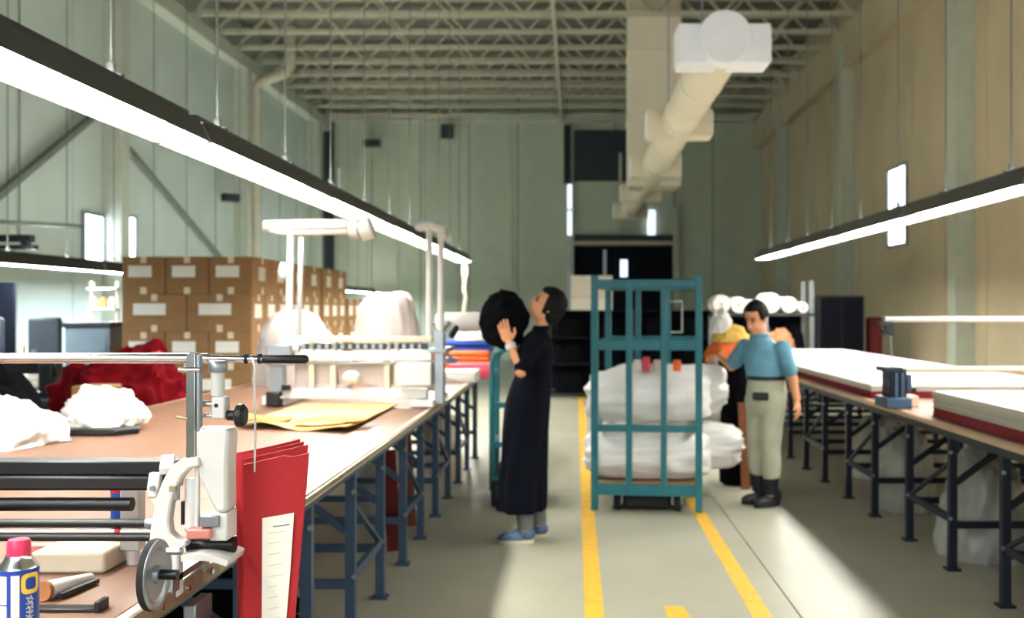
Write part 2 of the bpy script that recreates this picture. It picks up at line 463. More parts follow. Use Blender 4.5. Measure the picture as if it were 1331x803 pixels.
# wall mounted speakers
def speaker(px, py, Y, w_, h_, label, yaw, drop):
    p = P(px, py, Y)
    t = thing('wall_speaker', label, 'speaker', p)
    R = Matrix.Rotation(yaw, 3, 'Z')
    MB().cbox(p, (w_, .22, h_), R).build('cabinet', 'black', t, bevel=.01)
    MB().cbox(p + R @ Vector((0, -.115, 0)), (w_ * .85, .02, h_ * .8), R).build('grille', 'charcoal', t)
    e = Vector(drop)
    MB().bar(p + R @ Vector((0, .1, 0)), p + e, .05).build('bracket', 'blackm', t)
speaker(300, 257, 21.2, .34, .17, 'small dark speaker box on the sage panel wall beside the drain pipe', .7, (-.42, .3, .05))
speaker(483, 186, 29.5, .5, .2, 'wide dark speaker high on the end wall near the corner', 0, (0, .46, .1))
speaker(581, 171, 29.5, .35, .4, 'boxy dark speaker hung under the end wall beam', .4, (0, .46, .3))
t = tag(MB().cbox(P(440, 232, 29.9), (.1, .14, .62)).build('wall_light', 'ductw', bevel=.02), 'small white upright light fitting on the end wall near the corner', 'wall light')

# ------------------------------------------------------------------ air duct
DX, DZ = 1.445, 4.127
t = thing('air_duct', 'beige round air duct with outlet boxes hanging along the aisle', 'air duct', (DX, 9.7, DZ))
MB().tube([(DX, 9.9, DZ), (DX, 26.4, DZ)], .246, 28).build('main_duct', 'duct', t)
MB().lathe([(.0, 0), (.252, 0), (.262, .02), (.262, .22), (.246, .24)], (DX, 9.62, DZ), (0, 1, 0), 32).build('end_cap', 'ductw', t)
for k in range(5):
    y = 9.7 + 4.12 * k
    ob = MB().box(1.0, 1.895, y, y + .4, 3.888, 4.276).build('outlet_box', 'duct', t, bevel=.01)
    if k == 0: ob.data.materials[0] = M['ductw']
    MB().box(.985, 1.0, y + .04, y + .36, 3.92, 4.24).build('grille', 'ductw', ob)
    MB().box(1.895, 1.91, y + .04, y + .36, 3.92, 4.24).build('grille', 'ductw', ob)
for k in range(8):
    y = 11.4 + 2.06 * k
    MB().tube([(DX, y, DZ), (DX, y + .04, DZ)], .256, 28).build('duct_seam', 'duct', t)
    if k % 2 == 0: MB().bar((DX, y + .02, DZ + .2), (DX, y + .02, 7.16), .02).build('hanger', 'steel', t)
MB().box(1.035, 2.055, 19.45, 20.35, 3.9, 8.0).build('riser', 'duct', t, bevel=.02)
for z in (5.2, 6.5): MB().box(1.015, 2.075, 19.43, 20.37, z, z + .05).build('riser_flange', 'duct', t)

# ------------------------------------------------------------------ hanging fluorescent lamps
ORD = ['first', 'second', 'third', 'fourth', 'fifth', 'sixth', 'seventh', 'eighth', 'ninth', 'tenth']
def lamp_row(x, z, yfar, L, n, where, tubem, group, ztop=7.995, rods=True, rec=.09, upm='uplight'):
    proto = None
    for k in range(n):
        y1 = yfar - k * L; y0 = y1 - L
        lab = '%s fluorescent lamp from the end wall over %s' % (ORD[k], where)
        if proto is None:
            t = thing('fluorescent_lamp', lab, 'lamp', (x, y0, z), group)
            g = .012
            h = MB()                                   # folded hood: open trough, dark outside
            prof = [(-.134, .0), (-.084, .105), (.084, .105), (.134, .0), (.1315, .0), (.0815, .102), (-.0815, .102), (-.1315, .0)]
            h.prism([(x + a, y0 + g, z + b) for a, b in prof], (0, L - 2 * g, 0)).build('hood', 'hood', t)
            MB().box(x - .045, x + .045, y0 + .05, y1 - .05, z + .105, z + .145).build('gear_tray', 'hood', t)
            hw_ = .1305 - .0505 * rec / .1 - .005
            pr = [(-hw_ + .002, rec + .01), (hw_ - .002, rec + .01), (hw_, rec), (-hw_, rec)]
            MB().prism([(x + a, y0 + .02, z + b) for a, b in ((-.131, .001), (-.081, .1015), (-.079, .1015), (-.129, .001))], (0, L - .04, 0)).build('reflector', 'white', t)
            MB().prism([(x + a, y0 + .02, z + b) for a, b in ((.129, .001), (.079, .1015), (.081, .1015), (.131, .001))], (0, L - .04, 0)).build('reflector', 'white', t)
            MB().prism([(x + a, y0 + .03, z + b) for a, b in pr], (0, L - .06, 0)).build('diffuser', tubem, t)
            MB().box(x - .032, x + .032, y0 + .1, y1 - .1, z + .145, z + .1456).build('added_uplight_strip', upm, t)   # added glowing strip on the closed tray, brightens the upper hall
            for yy in (y0 + g, y1 - g - .02):
                MB().prism([(x + a * 1.0, yy, z + b) for a, b in [(-.081, .1), (.081, .1), (.131, .001), (-.131, .001)]], (0, .014, 0)).build('end_cap', 'white', t)
            if rods:
                for yy in (y0 + .45, y1 - .75):
                    rd = MB().tube([(x, yy, z + .145), (x, yy, ztop)], .006, 6).build('hanging_rod', 'brace', t)
                    MB().tube([(x, yy, z + .145), (x, yy, z + .2)], .02, 8).box(x - .05, x + .05, yy - .012, yy + .012, z + .135, z + .155).build('rod_clamp', 'hood', rd)
            proto = t
        else:
            c = copy_tree(proto); c.location = (x, y0, z); c['label'] = lab
lamp_row(-1.88, 2.298, 16.95, 2.43, 8, 'the bare tan cutting table', 'tube', 'fluorescent lamps over the tan table')  # row is carried on behind the camera, unseen, as added fill light
lamp_row(3.02, 2.305, 16.2, 2.43, 8, 'the table of white fabric lays', 'tubew', 'fluorescent lamps over the white fabric table', rec=.035, upm='uplightw')  # last lamps stand unseen behind the camera, added for fill
lamp_row(-6.0, 1.97, 29.56, 2.43, 9, 'the dark sewing machine benches', 'tubeblue', 'fluorescent lamps over the sewing benches', rec=.012)  # lamps past the benches are added, hidden behind cartons, to light the walls
# pull cord at the end of the lamp row
e = P(604, 342, 16.98)
t = thing('pull_cord', 'twisted pale pull cord hanging from the end of the lamp row', 'cord', (e.x, 17.0, e.z - .8))
MB().tube([(e.x - .02, 16.97, 2.29), (e.x + .01, 17.01, 2.2), (e.x, 17.01, 2.1), (e.x - .02, 17.01, 1.85), (e.x + .015, 17.01, 1.7), (e.x - .03, 17.01, 1.45)], [.05, .05, .045, .03, .03, .025], 8).build('cord', 'cream', t)
MB().tube([(e.x, 17.01, 2.22), (e.x, 17.01, 2.06)], .06, 10).build('cord_grip', 'white', t)

# ------------------------------------------------------------------ floor markings
tag(MB().box(.045, .14, 1.5, 24, 0, .002).build('floor_tape', 'tape'), 'long yellow floor tape line running under the woman side of the teal cart', 'floor marking')
tag(MB().box(.865, .96, 1.5, 24, 0, .002).build('floor_tape', 'tape'), 'long yellow floor tape line running along the man side of the teal cart', 'floor marking')
tag(MB().prism([(.455, 4.72, 0), (.57, 4.72, 0), (.545, 5.05, 0), (.445, 5.05, 0)], (0, 0, .002)).build('floor_tape', 'tape'), 'short yellow floor tape patch lying between the two long lines', 'floor marking')

# ------------------------------------------------------------------ cutting tables
ZT = .86
def cutting_table(label, xe, sgn, y0, y1, legm, legs, railm='rail'):
    """xe: aisle edge; sgn: direction away from the aisle"""
    xb = xe + sgn * 1.86
    xa, xz = sorted((xe, xb))
    t = thing('cutting_table', label, 'table', ((xa + xz) / 2, (y0 + y1) / 2, 0))
    n = max(1, round((y1 - y0) / 2.44)); L = (y1 - y0) / n
    for k in range(n):
        MB().box(xa + .012, xz - .012, y0 + k * L + .0015, y0 + (k + 1) * L - .0015, ZT - .03, ZT).build('table_top', 'topwood', t)
    c0, c1 = sorted((xe - sgn * .012, xe + sgn * .012))
    MB().box(c0, c1, y0, y1, ZT - .04, ZT - .002).build('edge_strip', 'edgewood', t)
    MB().box(xb - .012, xb + .012, y0, y1, ZT - .04, ZT - .002).build('edge_strip', 'edgewood', t)
    r0, r1 = sorted((xe - sgn * .012, xe - sgn * .024))
    MB().box(r0, r1, y0, y1, ZT - .026, ZT - .008).build('rail', railm, t)
    for x in (xe + sgn * .07, xb - sgn * .07):
        MB().box(x - .025, x + .025, y0 + .05, y1 - .05, ZT - .1, ZT - .03).build('apron', legm, t)
    lp = None; bp = None
    for i, y in enumerate(legs):
        for x in (xe + sgn * .07, xb - sgn * .07):
            if lp is None:
                lp = MB().box(x - .022, x + .022, y - .022, y + .022, .01, ZT - .1).build('leg', legm, t); lx, ly = x, y
                MB().box(x - .04, x + .04, y - .04, y + .04, 0, .012).build('foot_plate', legm, lp)
                for z in (.3, .68): MB().tube([(x - sgn * .02, y - .024, z), (x - sgn * .02, y - .034, z)], .011, 8).build('bolt', 'steel', lp)
            else:
                c = copy_tree(lp, t); c.location = (x - lx, y - ly, 0)
        xi, xj = sorted((xe + sgn * .09, xb - sgn * .09))
        MB().box(xi, xj, y - .015, y + .015, .24, .28).build('cross_rail', legm, t)
        MB().bar((xe + sgn * .09, y, .5), (xe + sgn * .5, y, ZT - .06), .03, .03).build('corner_brace', legm, t)
    for a, b in zip(legs[0::2], legs[1::2]):
        x = xe + sgn * .07
        MB().box(x - .012, x + .012, a, b, .27, .31).build('side_rail', legm, t)
        MB().bar((x, a + .02, .62), (x, b - .02, .3), .025, .02).build('side_brace', legm, t)
    return t
LX = -.945; RX = 2.1
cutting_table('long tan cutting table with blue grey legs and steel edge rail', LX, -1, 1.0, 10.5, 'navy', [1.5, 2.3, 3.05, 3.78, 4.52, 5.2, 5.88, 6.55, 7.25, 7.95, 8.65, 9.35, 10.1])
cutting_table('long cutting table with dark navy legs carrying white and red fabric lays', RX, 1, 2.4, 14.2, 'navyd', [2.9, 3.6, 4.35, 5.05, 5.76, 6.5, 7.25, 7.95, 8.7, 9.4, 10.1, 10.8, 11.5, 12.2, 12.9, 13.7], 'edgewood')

# edge track with bolts in front of the wheel
TT = next(o for o in bpy.data.objects if o.name == 'cutting_table')
tr = MB().box(LX + .024, LX + .034, 1.4, 3.3, ZT - .035, ZT + .006).build('edge_track', 'rail', TT)
for k in range(12): MB().tube([(LX + .034, 1.6 + k * .15, ZT - .015), (LX + .040, 1.6 + k * .15, ZT - .015)], .007, 8).build('bolt', 'chrome', tr)
MB().box(LX + .03, LX + .06, 2.33, 2.44, ZT - .11, ZT - .05).build('track_bracket', 'steel', TT, bevel=.004)
MB().tube([(LX + .01, 2.3, ZT - .12), (LX + .13, 2.3, ZT - .12)], .02, 14).build('track_roller', 'steel', TT)


# ------------------------------------------------------------------ cartons stacked on pallets behind the tan table
CW, CL, CH = .437, .655, .378
def carton_proto(name, sx, sy):
    """open-front corner at origin: spans x 0..sx, y 0..sy"""
    g = .004
    o = MB().box(g, sx - g, g, sy - g, 0, CH - .002).build(name, 'carton', loc=(0, 0, 0), bevel=.006)
    lw = .15 if sx < .5 else .21
    MB().box(sx / 2 - lw, sx / 2 + lw * .55, g - .003, g, .17, .285).build('label', 'label', o)
    MB().box(sx - g, sx - g + .003, sy / 2 - .13, sy / 2 + .09, .14, .28).build('label', 'label', o)
    for z0, z1 in ((.31, CH), (.0, .07)):
        MB().box(sx / 2 - .03, sx / 2 + .03, g - .002, g, z0, z1).build('tape_end', 'tapec', o)
        MB().box(sx - g, sx - g + .002, sy / 2 - .03, sy / 2 + .03, z0, z1).build('tape_end', 'tapec', o)
    MB().box(g, sx - g, sy / 2 - .03, sy / 2 + .03, CH - .002, CH).build('tape_strip', 'tapec', o)
    return o
pa = carton_proto('carton', CW, CL); pb = carton_proto('carton', CL, CW); used = set()
BX0, BY0 = -4.54, 10.0
LAY = ['bottom', 'second', 'middle', 'fourth', 'top']
for p in range(4):
    by = BY0 + p * 1.4
    t = thing('pallet', '%s pallet from the grey column under the stacked cartons' % ['first', 'second', 'third', 'fourth'][p], 'pallet', (BX0 + .655, by + .655, 0), 'pallets under the cartons')
    for k in range(5): MB().box(BX0 + .02, BX0 + 1.29, by + .02 + k * .29, by + .12 + k * .29, .118, .14).build('slat', 'wood', t)
    for k in range(3): MB().box(BX0 + .02 + k * .585, BX0 + .12 + k * .585, by + .02, by + 1.29, 0, .118).build('stringer', 'wood', t)
    for L in range(5 if p < 3 else 4):
        A = (L % 2 == 0); nx, ny = (3, 2) if A else (2, 3)
        for i in range(nx):
            for j in range(ny):
                if not (j == 0 and p == 0 or i == nx - 1 or L >= 3 or L == 0): continue
                pr = pa if A else pb
                if pr.name in used: c = copy_tree(pr)
                else: c = pr; used.add(pr.name)
                jx = random.uniform(-.002, .002)
                c.location = (BX0 + i * (CW if A else CL) + jx, by + j * (CL if A else CW) + random.uniform(-.002, .002), .14 + L * CH)
                side = ['wall side', 'middle', 'aisle side'][i] if A else ['wall side', 'aisle side'][i]
                row = ['first', 'second', 'third', 'fourth', 'fifth', 'sixth', 'seventh', 'eighth', 'ninth', 'tenth', 'eleventh', 'twelfth'][p * ny + j]
                tag(c, 'brown carton in the %s layer, %s of the %s row behind red heap' % (LAY[L], side, row), 'carton', 'stacked brown cartons')

# ------------------------------------------------------------------ cloth and bundles around the tan table
def heap(name, c, r, seed, mm, label, cat, group=None, **kw):
    return tag(lump(c, r, seed, **kw).build(name, mm, ang=70), label, cat, group)
# red heap in a hamper behind the table
hx, hy = -3.42, 7.6
t = thing('laundry_hamper', 'dark canvas hamper under the heap of red cloth', 'hamper', (hx, hy, 0))
mb = MB()
for a, b, c_, d_ in ((-.45, -.42, -.42, .42), (.42, .45, -.42, .42), (-.42, .42, -.42, -.39), (-.42, .42, .39, .42)):
    mb.box(hx + a, hx + b, hy + c_, hy + d_, .12, .62)
mb.box(hx - .42, hx + .42, hy - .39, hy + .39, .12, .15).build('bag', 'charcoal', t)
for a in (-.4, .4):
    for b in (-.37, .37): MB().tube([(hx + a - .02, hy + b, .06), (hx + a + .02, hy + b, .06)], .06, 12).box(hx + a - .03, hx + a + .03, hy + b - .015, hy + b + .015, .06, .12).build('castor', 'rubber', t)
mb = lump((hx, hy, .622), (.52, .47, .62), 3, amp=.25, freq=1.7, fold=.6, n=120, m=80)
tag(mb.build('red_cloth_heap', 'redcloth', ang=80), 'large crumpled heap of red cloth behind the tan table', 'cloth')
top = min((v for v in mb.v if v.y < hy), key=lambda v: (VX + v.x * F / v.y - 206) ** 2 + (VY - (v.z - CAMZ) * F / v.y - 464) ** 2)
heap('cloth_scrap', top + Vector((0, 0, -.005)), (.07, .05, .05), 5, 'orange', 'small orange cloth scrap on the heap of red cloth', 'cloth', amp=.3, fold=.3)
# white garments at the back edge of the table
heap('white_garment', (-2.78, 4.78, ZT), (.30, .30, .23), 11, 'whitecloth', 'crumpled white garment heap on the back edge of the tan table', 'cloth', amp=.2, fold=.35, n=80, m=50)
heap('white_garment', (-2.5, 5.3, ZT + .036), (.22, .18, .2), 14, 'whitecloth', 'small white garment lying over a black pressing pad', 'cloth', amp=.2, fold=.35, n=80, m=50)
tag(MB().prism([(-2.72, 5.04, ZT), (-2.32, 5.04, ZT), (-2.24, 5.14, ZT), (-2.34, 5.36, ZT), (-2.72, 5.4, ZT)], (0, 0, .035)).build('pressing_pad', 'black', bevel=.01), 'flat black pressing pad under white garment on the tan table', 'pad')
# pattern paper lying near the far spreading machine
def wav(u, v):
    x = -1.80 + .62 * u; y = 5.35 + 1.25 * v - .18 * u * (1 - v)
    return (x, y, ZT + .012 + .012 * math.sin(u * 7 + v * 3) * (1 - v) + .02 * max(0, .12 - v) * 8 * (.5 + .5 * math.sin(u * 9)))
tag(MB().sheet(wav, 24, 16, .006).build('pattern_paper', 'creampaper', ang=70), 'large cream pattern paper sheet lying in front of the spreading gantry', 'paper')
def wav2(u, v):
    x = -1.52 + .40 * u; y = 5.33 + .16 * v + .02 * u
    return (x, y, ZT + .03 + .028 * u * u + .012 * math.sin(u * 5))
tag(MB().sheet(wav2, 16, 4, .005).build('kraft_paper', 'kraft', ang=70), 'curled yellow kraft paper strip along the cream pattern paper', 'paper')
def wav3(u, v):
    x = -1.88 + .30 * u; y = 5.45 + .16 * v
    return (x, y, ZT + .03 + .03 * (1 - u) ** 2)
tag(MB().sheet(wav3, 16, 4, .005).build('kraft_paper', 'kraft', ang=70), 'short kraft paper strip lifting off the table by the black knob', 'paper')
# poly-wrapped bundles on the far half of the table
for i, (x, y, z, rx, ry, h, sd, lab) in enumerate((
        (-2.42, 8.65, ZT, .34, .38, .62, 21, 'big white poly-wrapped bundle behind the gantry'),
        (-1.72, 9.15, ZT, .30, .36, .80, 22, 'tall domed white poly-wrapped bundle beside the brown cartons'),
        (-1.36, 7.95, ZT, .25, .28, .34, 23, 'low white poly-wrapped bundle near the aisle edge behind the gantry'),
        (-2.05, 7.8, ZT, .30, .26, .40, 24, 'squat white poly-wrapped bundle directly behind the gantry rails'))):
    heap('poly_bundle', (x, y, z), (rx, ry, h), sd, 'polyt', lab, 'bundle', 'poly-wrapped bundles on the tan table', amp=.12, freq=1.6, fold=.12, sq=1.5, n=72, m=44)
# folded cloth stacks at the far end
def fold_stack(x0, x1, y0, y1, z0, z1, m, label, k=5, group='folded cloths at the far table end'):
    t = thing('folded_cloth', label, 'cloth', ((x0 + x1) / 2, (y0 + y1) / 2, z0), group)
    h = (z1 - z0) / k
    for i in range(k):
        j = random.uniform(-.015, .015)
        MB().box(x0 + j, x1 + j, y0 + j, y1 - j, z0 + i * h, z0 + (i + 1) * h - .002).build('fold', m, t, bevel=h * .4)
fold_stack(-1.35, -.86, 8.75, 9.15, ZT, .96, 'whitecloth', 'white folded cloth stack near the seated roll at the table edge')
fold_stack(-1.2, -.80, 9.25, 9.65, ZT, .99, 'pink', 'pink folded cloth stack on the far table end')
fold_stack(-1.45, -.84, 9.72, 10.02, ZT, 1.09, 'orange', 'orange folded cloth stack on the far table end')
fold_stack(-1.4, -.86, 10.08, 10.42, ZT, 1.19, 'blue', 'blue folded cloth stack on the far table end')
heap('white_cloth', (-1.05, 10.25, 1.19), (.2, .16, .18), 31, 'whitecloth', 'white cloth peak on top of the blue folded stack', 'cloth', amp=.2, fold=.2)

# things under the tan table
def board(x, y, w_, h_, m, label):
    mb = MB().bar((x, y, 0.0), (x - .05, y + .04, h_), w_, .02, up=(0, 1, 0))
    mn = min(v.z for v in mb.v)
    for v in mb.v: v.z -= mn
    tag(mb.build('board', m), label, 'board')
board(-1.14, 6.92, .08, .70, 'rust', 'narrow rust brown board leaning under the tan table')
board(-1.12, 6.2, .09, .62, 'darkred', 'narrow maroon board leaning under the tan table')
heap('cloth_sack', (-1.22, 9.0, 0), (.2, .24, .62), 41, 'cream', 'cream cloth sack standing under the far end of the tan table', 'sack', amp=.12, sq=1.3)
heap('cloth_sack', (-1.45, 7.6, 0), (.26, .28, .40), 42, 'greyplies', 'low grey cloth sack under the middle of the tan table', 'sack', amp=.16, sq=1.2)
heap('dark_bundle', (-1.75, 4.86, 0), (.4, .24, .22), 43, 'blackcloth', 'dark cloth bundle on the floor under the tan table', 'bundle', amp=.18, sq=1.2)

# ------------------------------------------------------------------ far spreading gantry on the tan table
Y = 6.6; s = Y / F
def G(px, py, dy=0): return P(px, py, Y) + Vector((0, dy, 0))
t = thing('spreading_gantry', 'white cloth spreading gantry with tall posts standing on the tan table', 'machine', (-1.4, Y, ZT))
def gb(name, m, x0, x1, y0, y1, d0, d1, bevel=.004, par=None):
    a = P(x0, y1, Y); b = P(x1, y0, Y)
    return MB().box(a.x, b.x, Y + d0, Y + d1, a.z, b.z).build(name, m, par or t, bevel=bevel)
gb('base_rail', 'white', 366, 556, 505, 517, -.05, .05)
gb('base_rail', 'white', 372, 556, 497, 506, .45, .55)
gb('foot', 'white', 537, 567, 518, 526.5, -.14, .62)
gb('foot', 'white', 340, 372, 515, 526.5, .0, .62)
gb('top_rail', 'cream', 388, 562, 437, 444, -.03, .03)
r_ = gb('toothed_rack', 'charcoal', 392, 556, 446, 454, -.02, .02)
for k in range(16): gb('tooth', 'steel', 394 + k * 10, 398 + k * 10, 447, 453, -.03, -.02, 0, r_)
gb('middle_rail', 'white', 385, 562, 457, 468, -.04, .04)
gb('thin_rail', 'steel', 385, 562, 470, 473, -.03, .03)
gb('lower_panel', 'polyt', 380, 560, 473, 500, .05, .08)
gb('control_box', 'white', 519, 564, 470, 500, -.12, .04, .01)
for a in (402, 430, 500, 513): gb('stanchion', 'cream', a, a + 7, 440, 505, -.02, .02)
gb('end_frame', 'steel', 566, 578, 430, 524, -.06, -.02)
gb('end_frame', 'steel', 560, 570, 436, 520, .3, .36)
gb('end_brace', 'steel', 560, 582, 452, 458, -.08, .36)
gb('left_leg', 'steel', 353, 371, 474, 515, -.05, .03)
gb('left_foot', 'black', 350, 368, 508, 527, -.08, .06, .01)
gb('motor', 'steel', 352, 384, 446, 474, -.12, .05, .012)
MB().tube([G(384, 452, -.03), G(391, 452, -.03)], .03, 12).build('motor_knob', 'white', t)
MB().caps([G(457, 489, -.07), G(464, 489, -.07)], .04, 12).build('bobbin', 'white', t)
MB().tube([G(376, 506, -.07), G(376, 499, -.07)], .03, 10).build('stop_button', 'black', t)
for a, top in ((558, 291), (573, 296)):
    MB().tube([G(a, 520 if a == 573 else 437, .0), G(a, top, .0)], .021, 12).build('post', 'white', t)
MB().caps([G(546, 294), G(560, 292), G(574, 298), G(576, 306)], .036, 10).build('post_head', 'white', t)
MB().tube([G(370, 440, .1), G(372, 302, .1)], .024, 12).build('post', 'white', t)
MB().tube([G(364, 440, .45), G(367, 302, .45)], .018, 12).build('post', 'white', t)
MB().bar(G(342, 293, .0), G(452, 291, .0), .05, .06).build('top_arm', 'white', t, bevel=.015)
MB().bar(G(362, 302, .1), G(452, 300, .1), .04, .03).build('top_arm', 'cream', t, bevel=.01)
MB().bar(G(345, 296, .0), G(350, 296, .45), .04, .04).build('arm_link', 'white', t)
MB().lathe([(.03, 0), (.07, .01), (.07, .07), (.03, .08)], G(452, 296, .02), (1, 0, 0), 20).build('roller_wheel', 'white', t)
MB().lathe([(.03, 0), (.075, .01), (.075, .09), (.03, .1)], G(466, 300, .02), (1, 0, .3), 20).build('roller_wheel', 'white', t)
MB().tube([G(450, 297, .02), G(470, 299, .02)], .02, 10).build('roller_axle', 'steel', t)
MB().lathe([(.02, 0), (.06, .01), (.06, .05), (.02, .06)], G(358, 352, .1), (1, 0, 0), 18).build('guide_wheel', 'white', t)
MB().tube([G(358, 352, .1), G(372, 352, .1)], .012, 8).build('guide_pin', 'steel', t)
MB().bar(G(575, 428, .0), G(575, 418, .36), .03, .03).build('roll_arm', 'steel', t)
MB().caps([G(586, 436, .05), G(590, 427, .12)], .022, 10).build('lever', 'navyd', t)
# white cloth roll carried beside the gantry
a = P(566, 418, 6.95); b = P(637, 418, 6.95)
t = thing('cloth_roll', 'short white cloth roll held out beside the gantry towards the woman', 'roll', (a.x, 6.95, a.z - .07))
MB().lathe([(.0, 0), (.05, .005), (.066, .03), (.068, b.x - a.x - .09), (.055, b.x - a.x - .04), (.03, b.x - a.x - .03), (.025, b.x - a.x), (0, b.x - a.x)], a, (1, 0, 0), 24).build('roll', 'whitecloth', t)
MB().tube([a + Vector((-.06, 0, 0)), a + Vector((.02, 0, 0))], .018, 10).build('core', 'steel', t)
MB().bar(a + Vector((-.03, 0, -.06)), P(590, 470, 6.95), .02).build('holder', 'steel', t)
p = P(590, 470, 6.95); MB().box(p.x - .09, p.x + .02, 6.9, 7.0, p.z - .01, p.z + .03).build('holder_clamp', 'steel', t)

# ------------------------------------------------------------------ near spreading machine
Y = 2.3; s = Y / F
t = thing('spreading_machine', 'near chrome and white cloth spreading machine with hand wheel on the tan table', 'machine', (-1.1, Y, ZT))
MB().tube([G(-82, 468, .1), G(250, 468.5, .1)], .0125, 16).build('crossbar', 'chrome', t)
MB().tube([G(250, 468.5, .1), G(326, 469.5, .1)], .009, 14).build('crossbar_tip', 'chrome', t)
MB().lathe([(.0, 0), (.008, 0), (.0105, .006), (.0105, .106), (.006, .112), (0, .112)], G(322, 469.5, .1), (1, 0, 0), 18).build('grip', 'black', t)
for a in (300, 318): MB().tube([G(a, 469, .1), G(a + 4, 469, .1)], .0125, 14).build('collar', 'blackm', t)
MB().box(G(244, 0).x, G(256, 0).x, Y - .012, Y + .012, G(0, 606).z, G(0, 458).z).build('post', 'chrome', t, bevel=.002)
MB().box(G(257, 0).x, G(261.5, 0).x, Y - .01, Y + .01, G(0, 560).z, G(0, 461).z).build('post_plate', 'steel', t, bevel=.002)
MB().tube([G(235, 480, -.01), G(262, 480, -.01)], .006, 10).build('bolt', 'chrome', t)
MB().tube([G(232, 541, -.01), G(246, 544, -.01)], .004, 8).build('bolt', 'rail', t)
MB().lathe([(0, 0), (.019, 0), (.021, .004), (.021, .02), (.017, .026), (0, .026)], G(279, 484, .02), (0, 0, 1), 20).build('clamp_cap', 'steel', t)
MB().tube([G(279, 515, .02), G(279, 484, .02)], .0155, 18).build('clamp_body', 'white', t)
MB().box(G(274, 0).x, G(292, 0).x, Y, Y + .04, G(0, 545).z, G(0, 516).z).build('clamp_block', 'white', t, bevel=.005)
MB().tube([G(281, 527, -.001), G(281, 527, .01)], .005, 10).build('clamp_screw', 'black', t)
MB().tube([G(254, 526, .02), G(276, 526, .02)], .007, 10).build('link_rod', 'chrome', t)
MB().tube([G(254, 541, .02), G(276, 541, .02)], .005, 10).build('link_rod', 'chrome', t)
kn = MB()
kn.lathe([(0, 0), (.012, 0), (.013, .018), (.022, .02), (.027, .024), (.027, .036), (.02, .042), (0, .042)], G(292, 541, .02), (1, 0, 0), 20)
kn.build('knob', 'black', t)
MB().box(G(256, 0).x, G(268, 0).x, Y - .008, Y + .03, G(0, 606).z, G(0, 555).z).build('cover_plate', 'white', t, bevel=.004)
cov = MB().prism([G(257, 556, -.01), G(298, 557, -.01), G(299, 570, -.01), G(297, 600, -.01), G(297, 665, -.01), G(282, 666, -.01), G(264, 630, -.01), G(257, 606, -.01)], (0, .07, 0)).build('cover', 'white', t, bevel=.008)
arch = [(196, 718), (199, 690), (203, 665), (209, 640), (217, 620), (228, 603), (240, 595), (262, 592), (264, 604), (250, 608), (240, 618), (232, 634), (226, 655), (223, 675), (225, 690), (233, 698), (246, 702), (246, 708), (236, 712), (236, 770), (231, 777), (218, 777), (217, 722)]
MB().prism([G(a, b, -.02) for a, b in arch], (0, .035, 0)).build('side_casting', 'white', t, bevel=.005)
MB().tube([G(248, 690, .01), G(248, 622, .01)], .017, 18).build('spindle_sleeve', 'white', t)
MB().tube([G(256, 688, .0), G(257, 600, .0)], .006, 10).build('spindle', 'white', t)
MB().tube([G(231, 648, -.01), G(231, 622, -.01)], .009, 12).build('bearing', 'steel', t)
MB().bar(G(228, 632, -.03), G(236, 632, -.03), .012, .012).build('lock_nut', 'rail', t)
MB().box(G(235, 0).x, G(238, 0).x, Y, Y + .02, G(0, 682).z, G(0, 652).z).build('slot', 'black', t)
MB().box(G(248, 0).x, G(279, 0).x, Y - .03, Y + .03, G(0, 697).z, G(0, 684).z).build('drive_block', 'pinkmetal', t, bevel=.004)
MB().box(G(264, 0).x, G(288, 0).x, Y - .02, Y + .03, G(0, 683).z, G(0, 668).z).build('drive_housing', 'steel', t, bevel=.003)
MB().box(G(274, 0).x, G(297, 0).x, Y - .01, Y + .06, G(0, 702).z, G(0, 666).z).build('lower_cover', 'white', t, bevel=.004)
MB().tube([G(234, 714, .05), G(296, 714, .05)], .019, 18).build('drive_shaft', 'blackm', t)
MB().sheet(lambda u, v: G(240 + 58 * u, 727 - 6 * math.sin(u * 2.6) + 16 * u * .6, -.02 + .12 * v), 12, 3, .014).build('guard_plate', 'white', t)
# hand wheel rolling on the edge rail
wc = Vector((-.893, 2.12, .938))
hw = MB().lathe([(.0, -.01), (.018, -.012), (.02, -.004), (.052, -.003), (.058, -.009), (.068, -.009), (.0735, -.007), (.0735, .008), (.070, .010), (.060, .010), (.052, .004), (.02, .005), (.018, .014), (0, .014)], wc, (1, 0, 0), 40).build('hand_wheel', 'steel', t)
MB().lathe([(.069, -.008), (.074, -.007), (.0755, 0), (.074, .007), (.069, .008)], wc, (1, 0, 0), 40, True).build('tyre', 'rubber', hw)
MB().tube([wc + Vector((-.0, 0, 0)), wc + Vector((.05, 0, 0))], .011, 12).build('axle', 'blackm', hw)
MB().caps([wc + Vector((.03, -.0, .05)), wc + Vector((.055, .0, .05))], .008, 8).build('crank_pin', 'steel', hw)
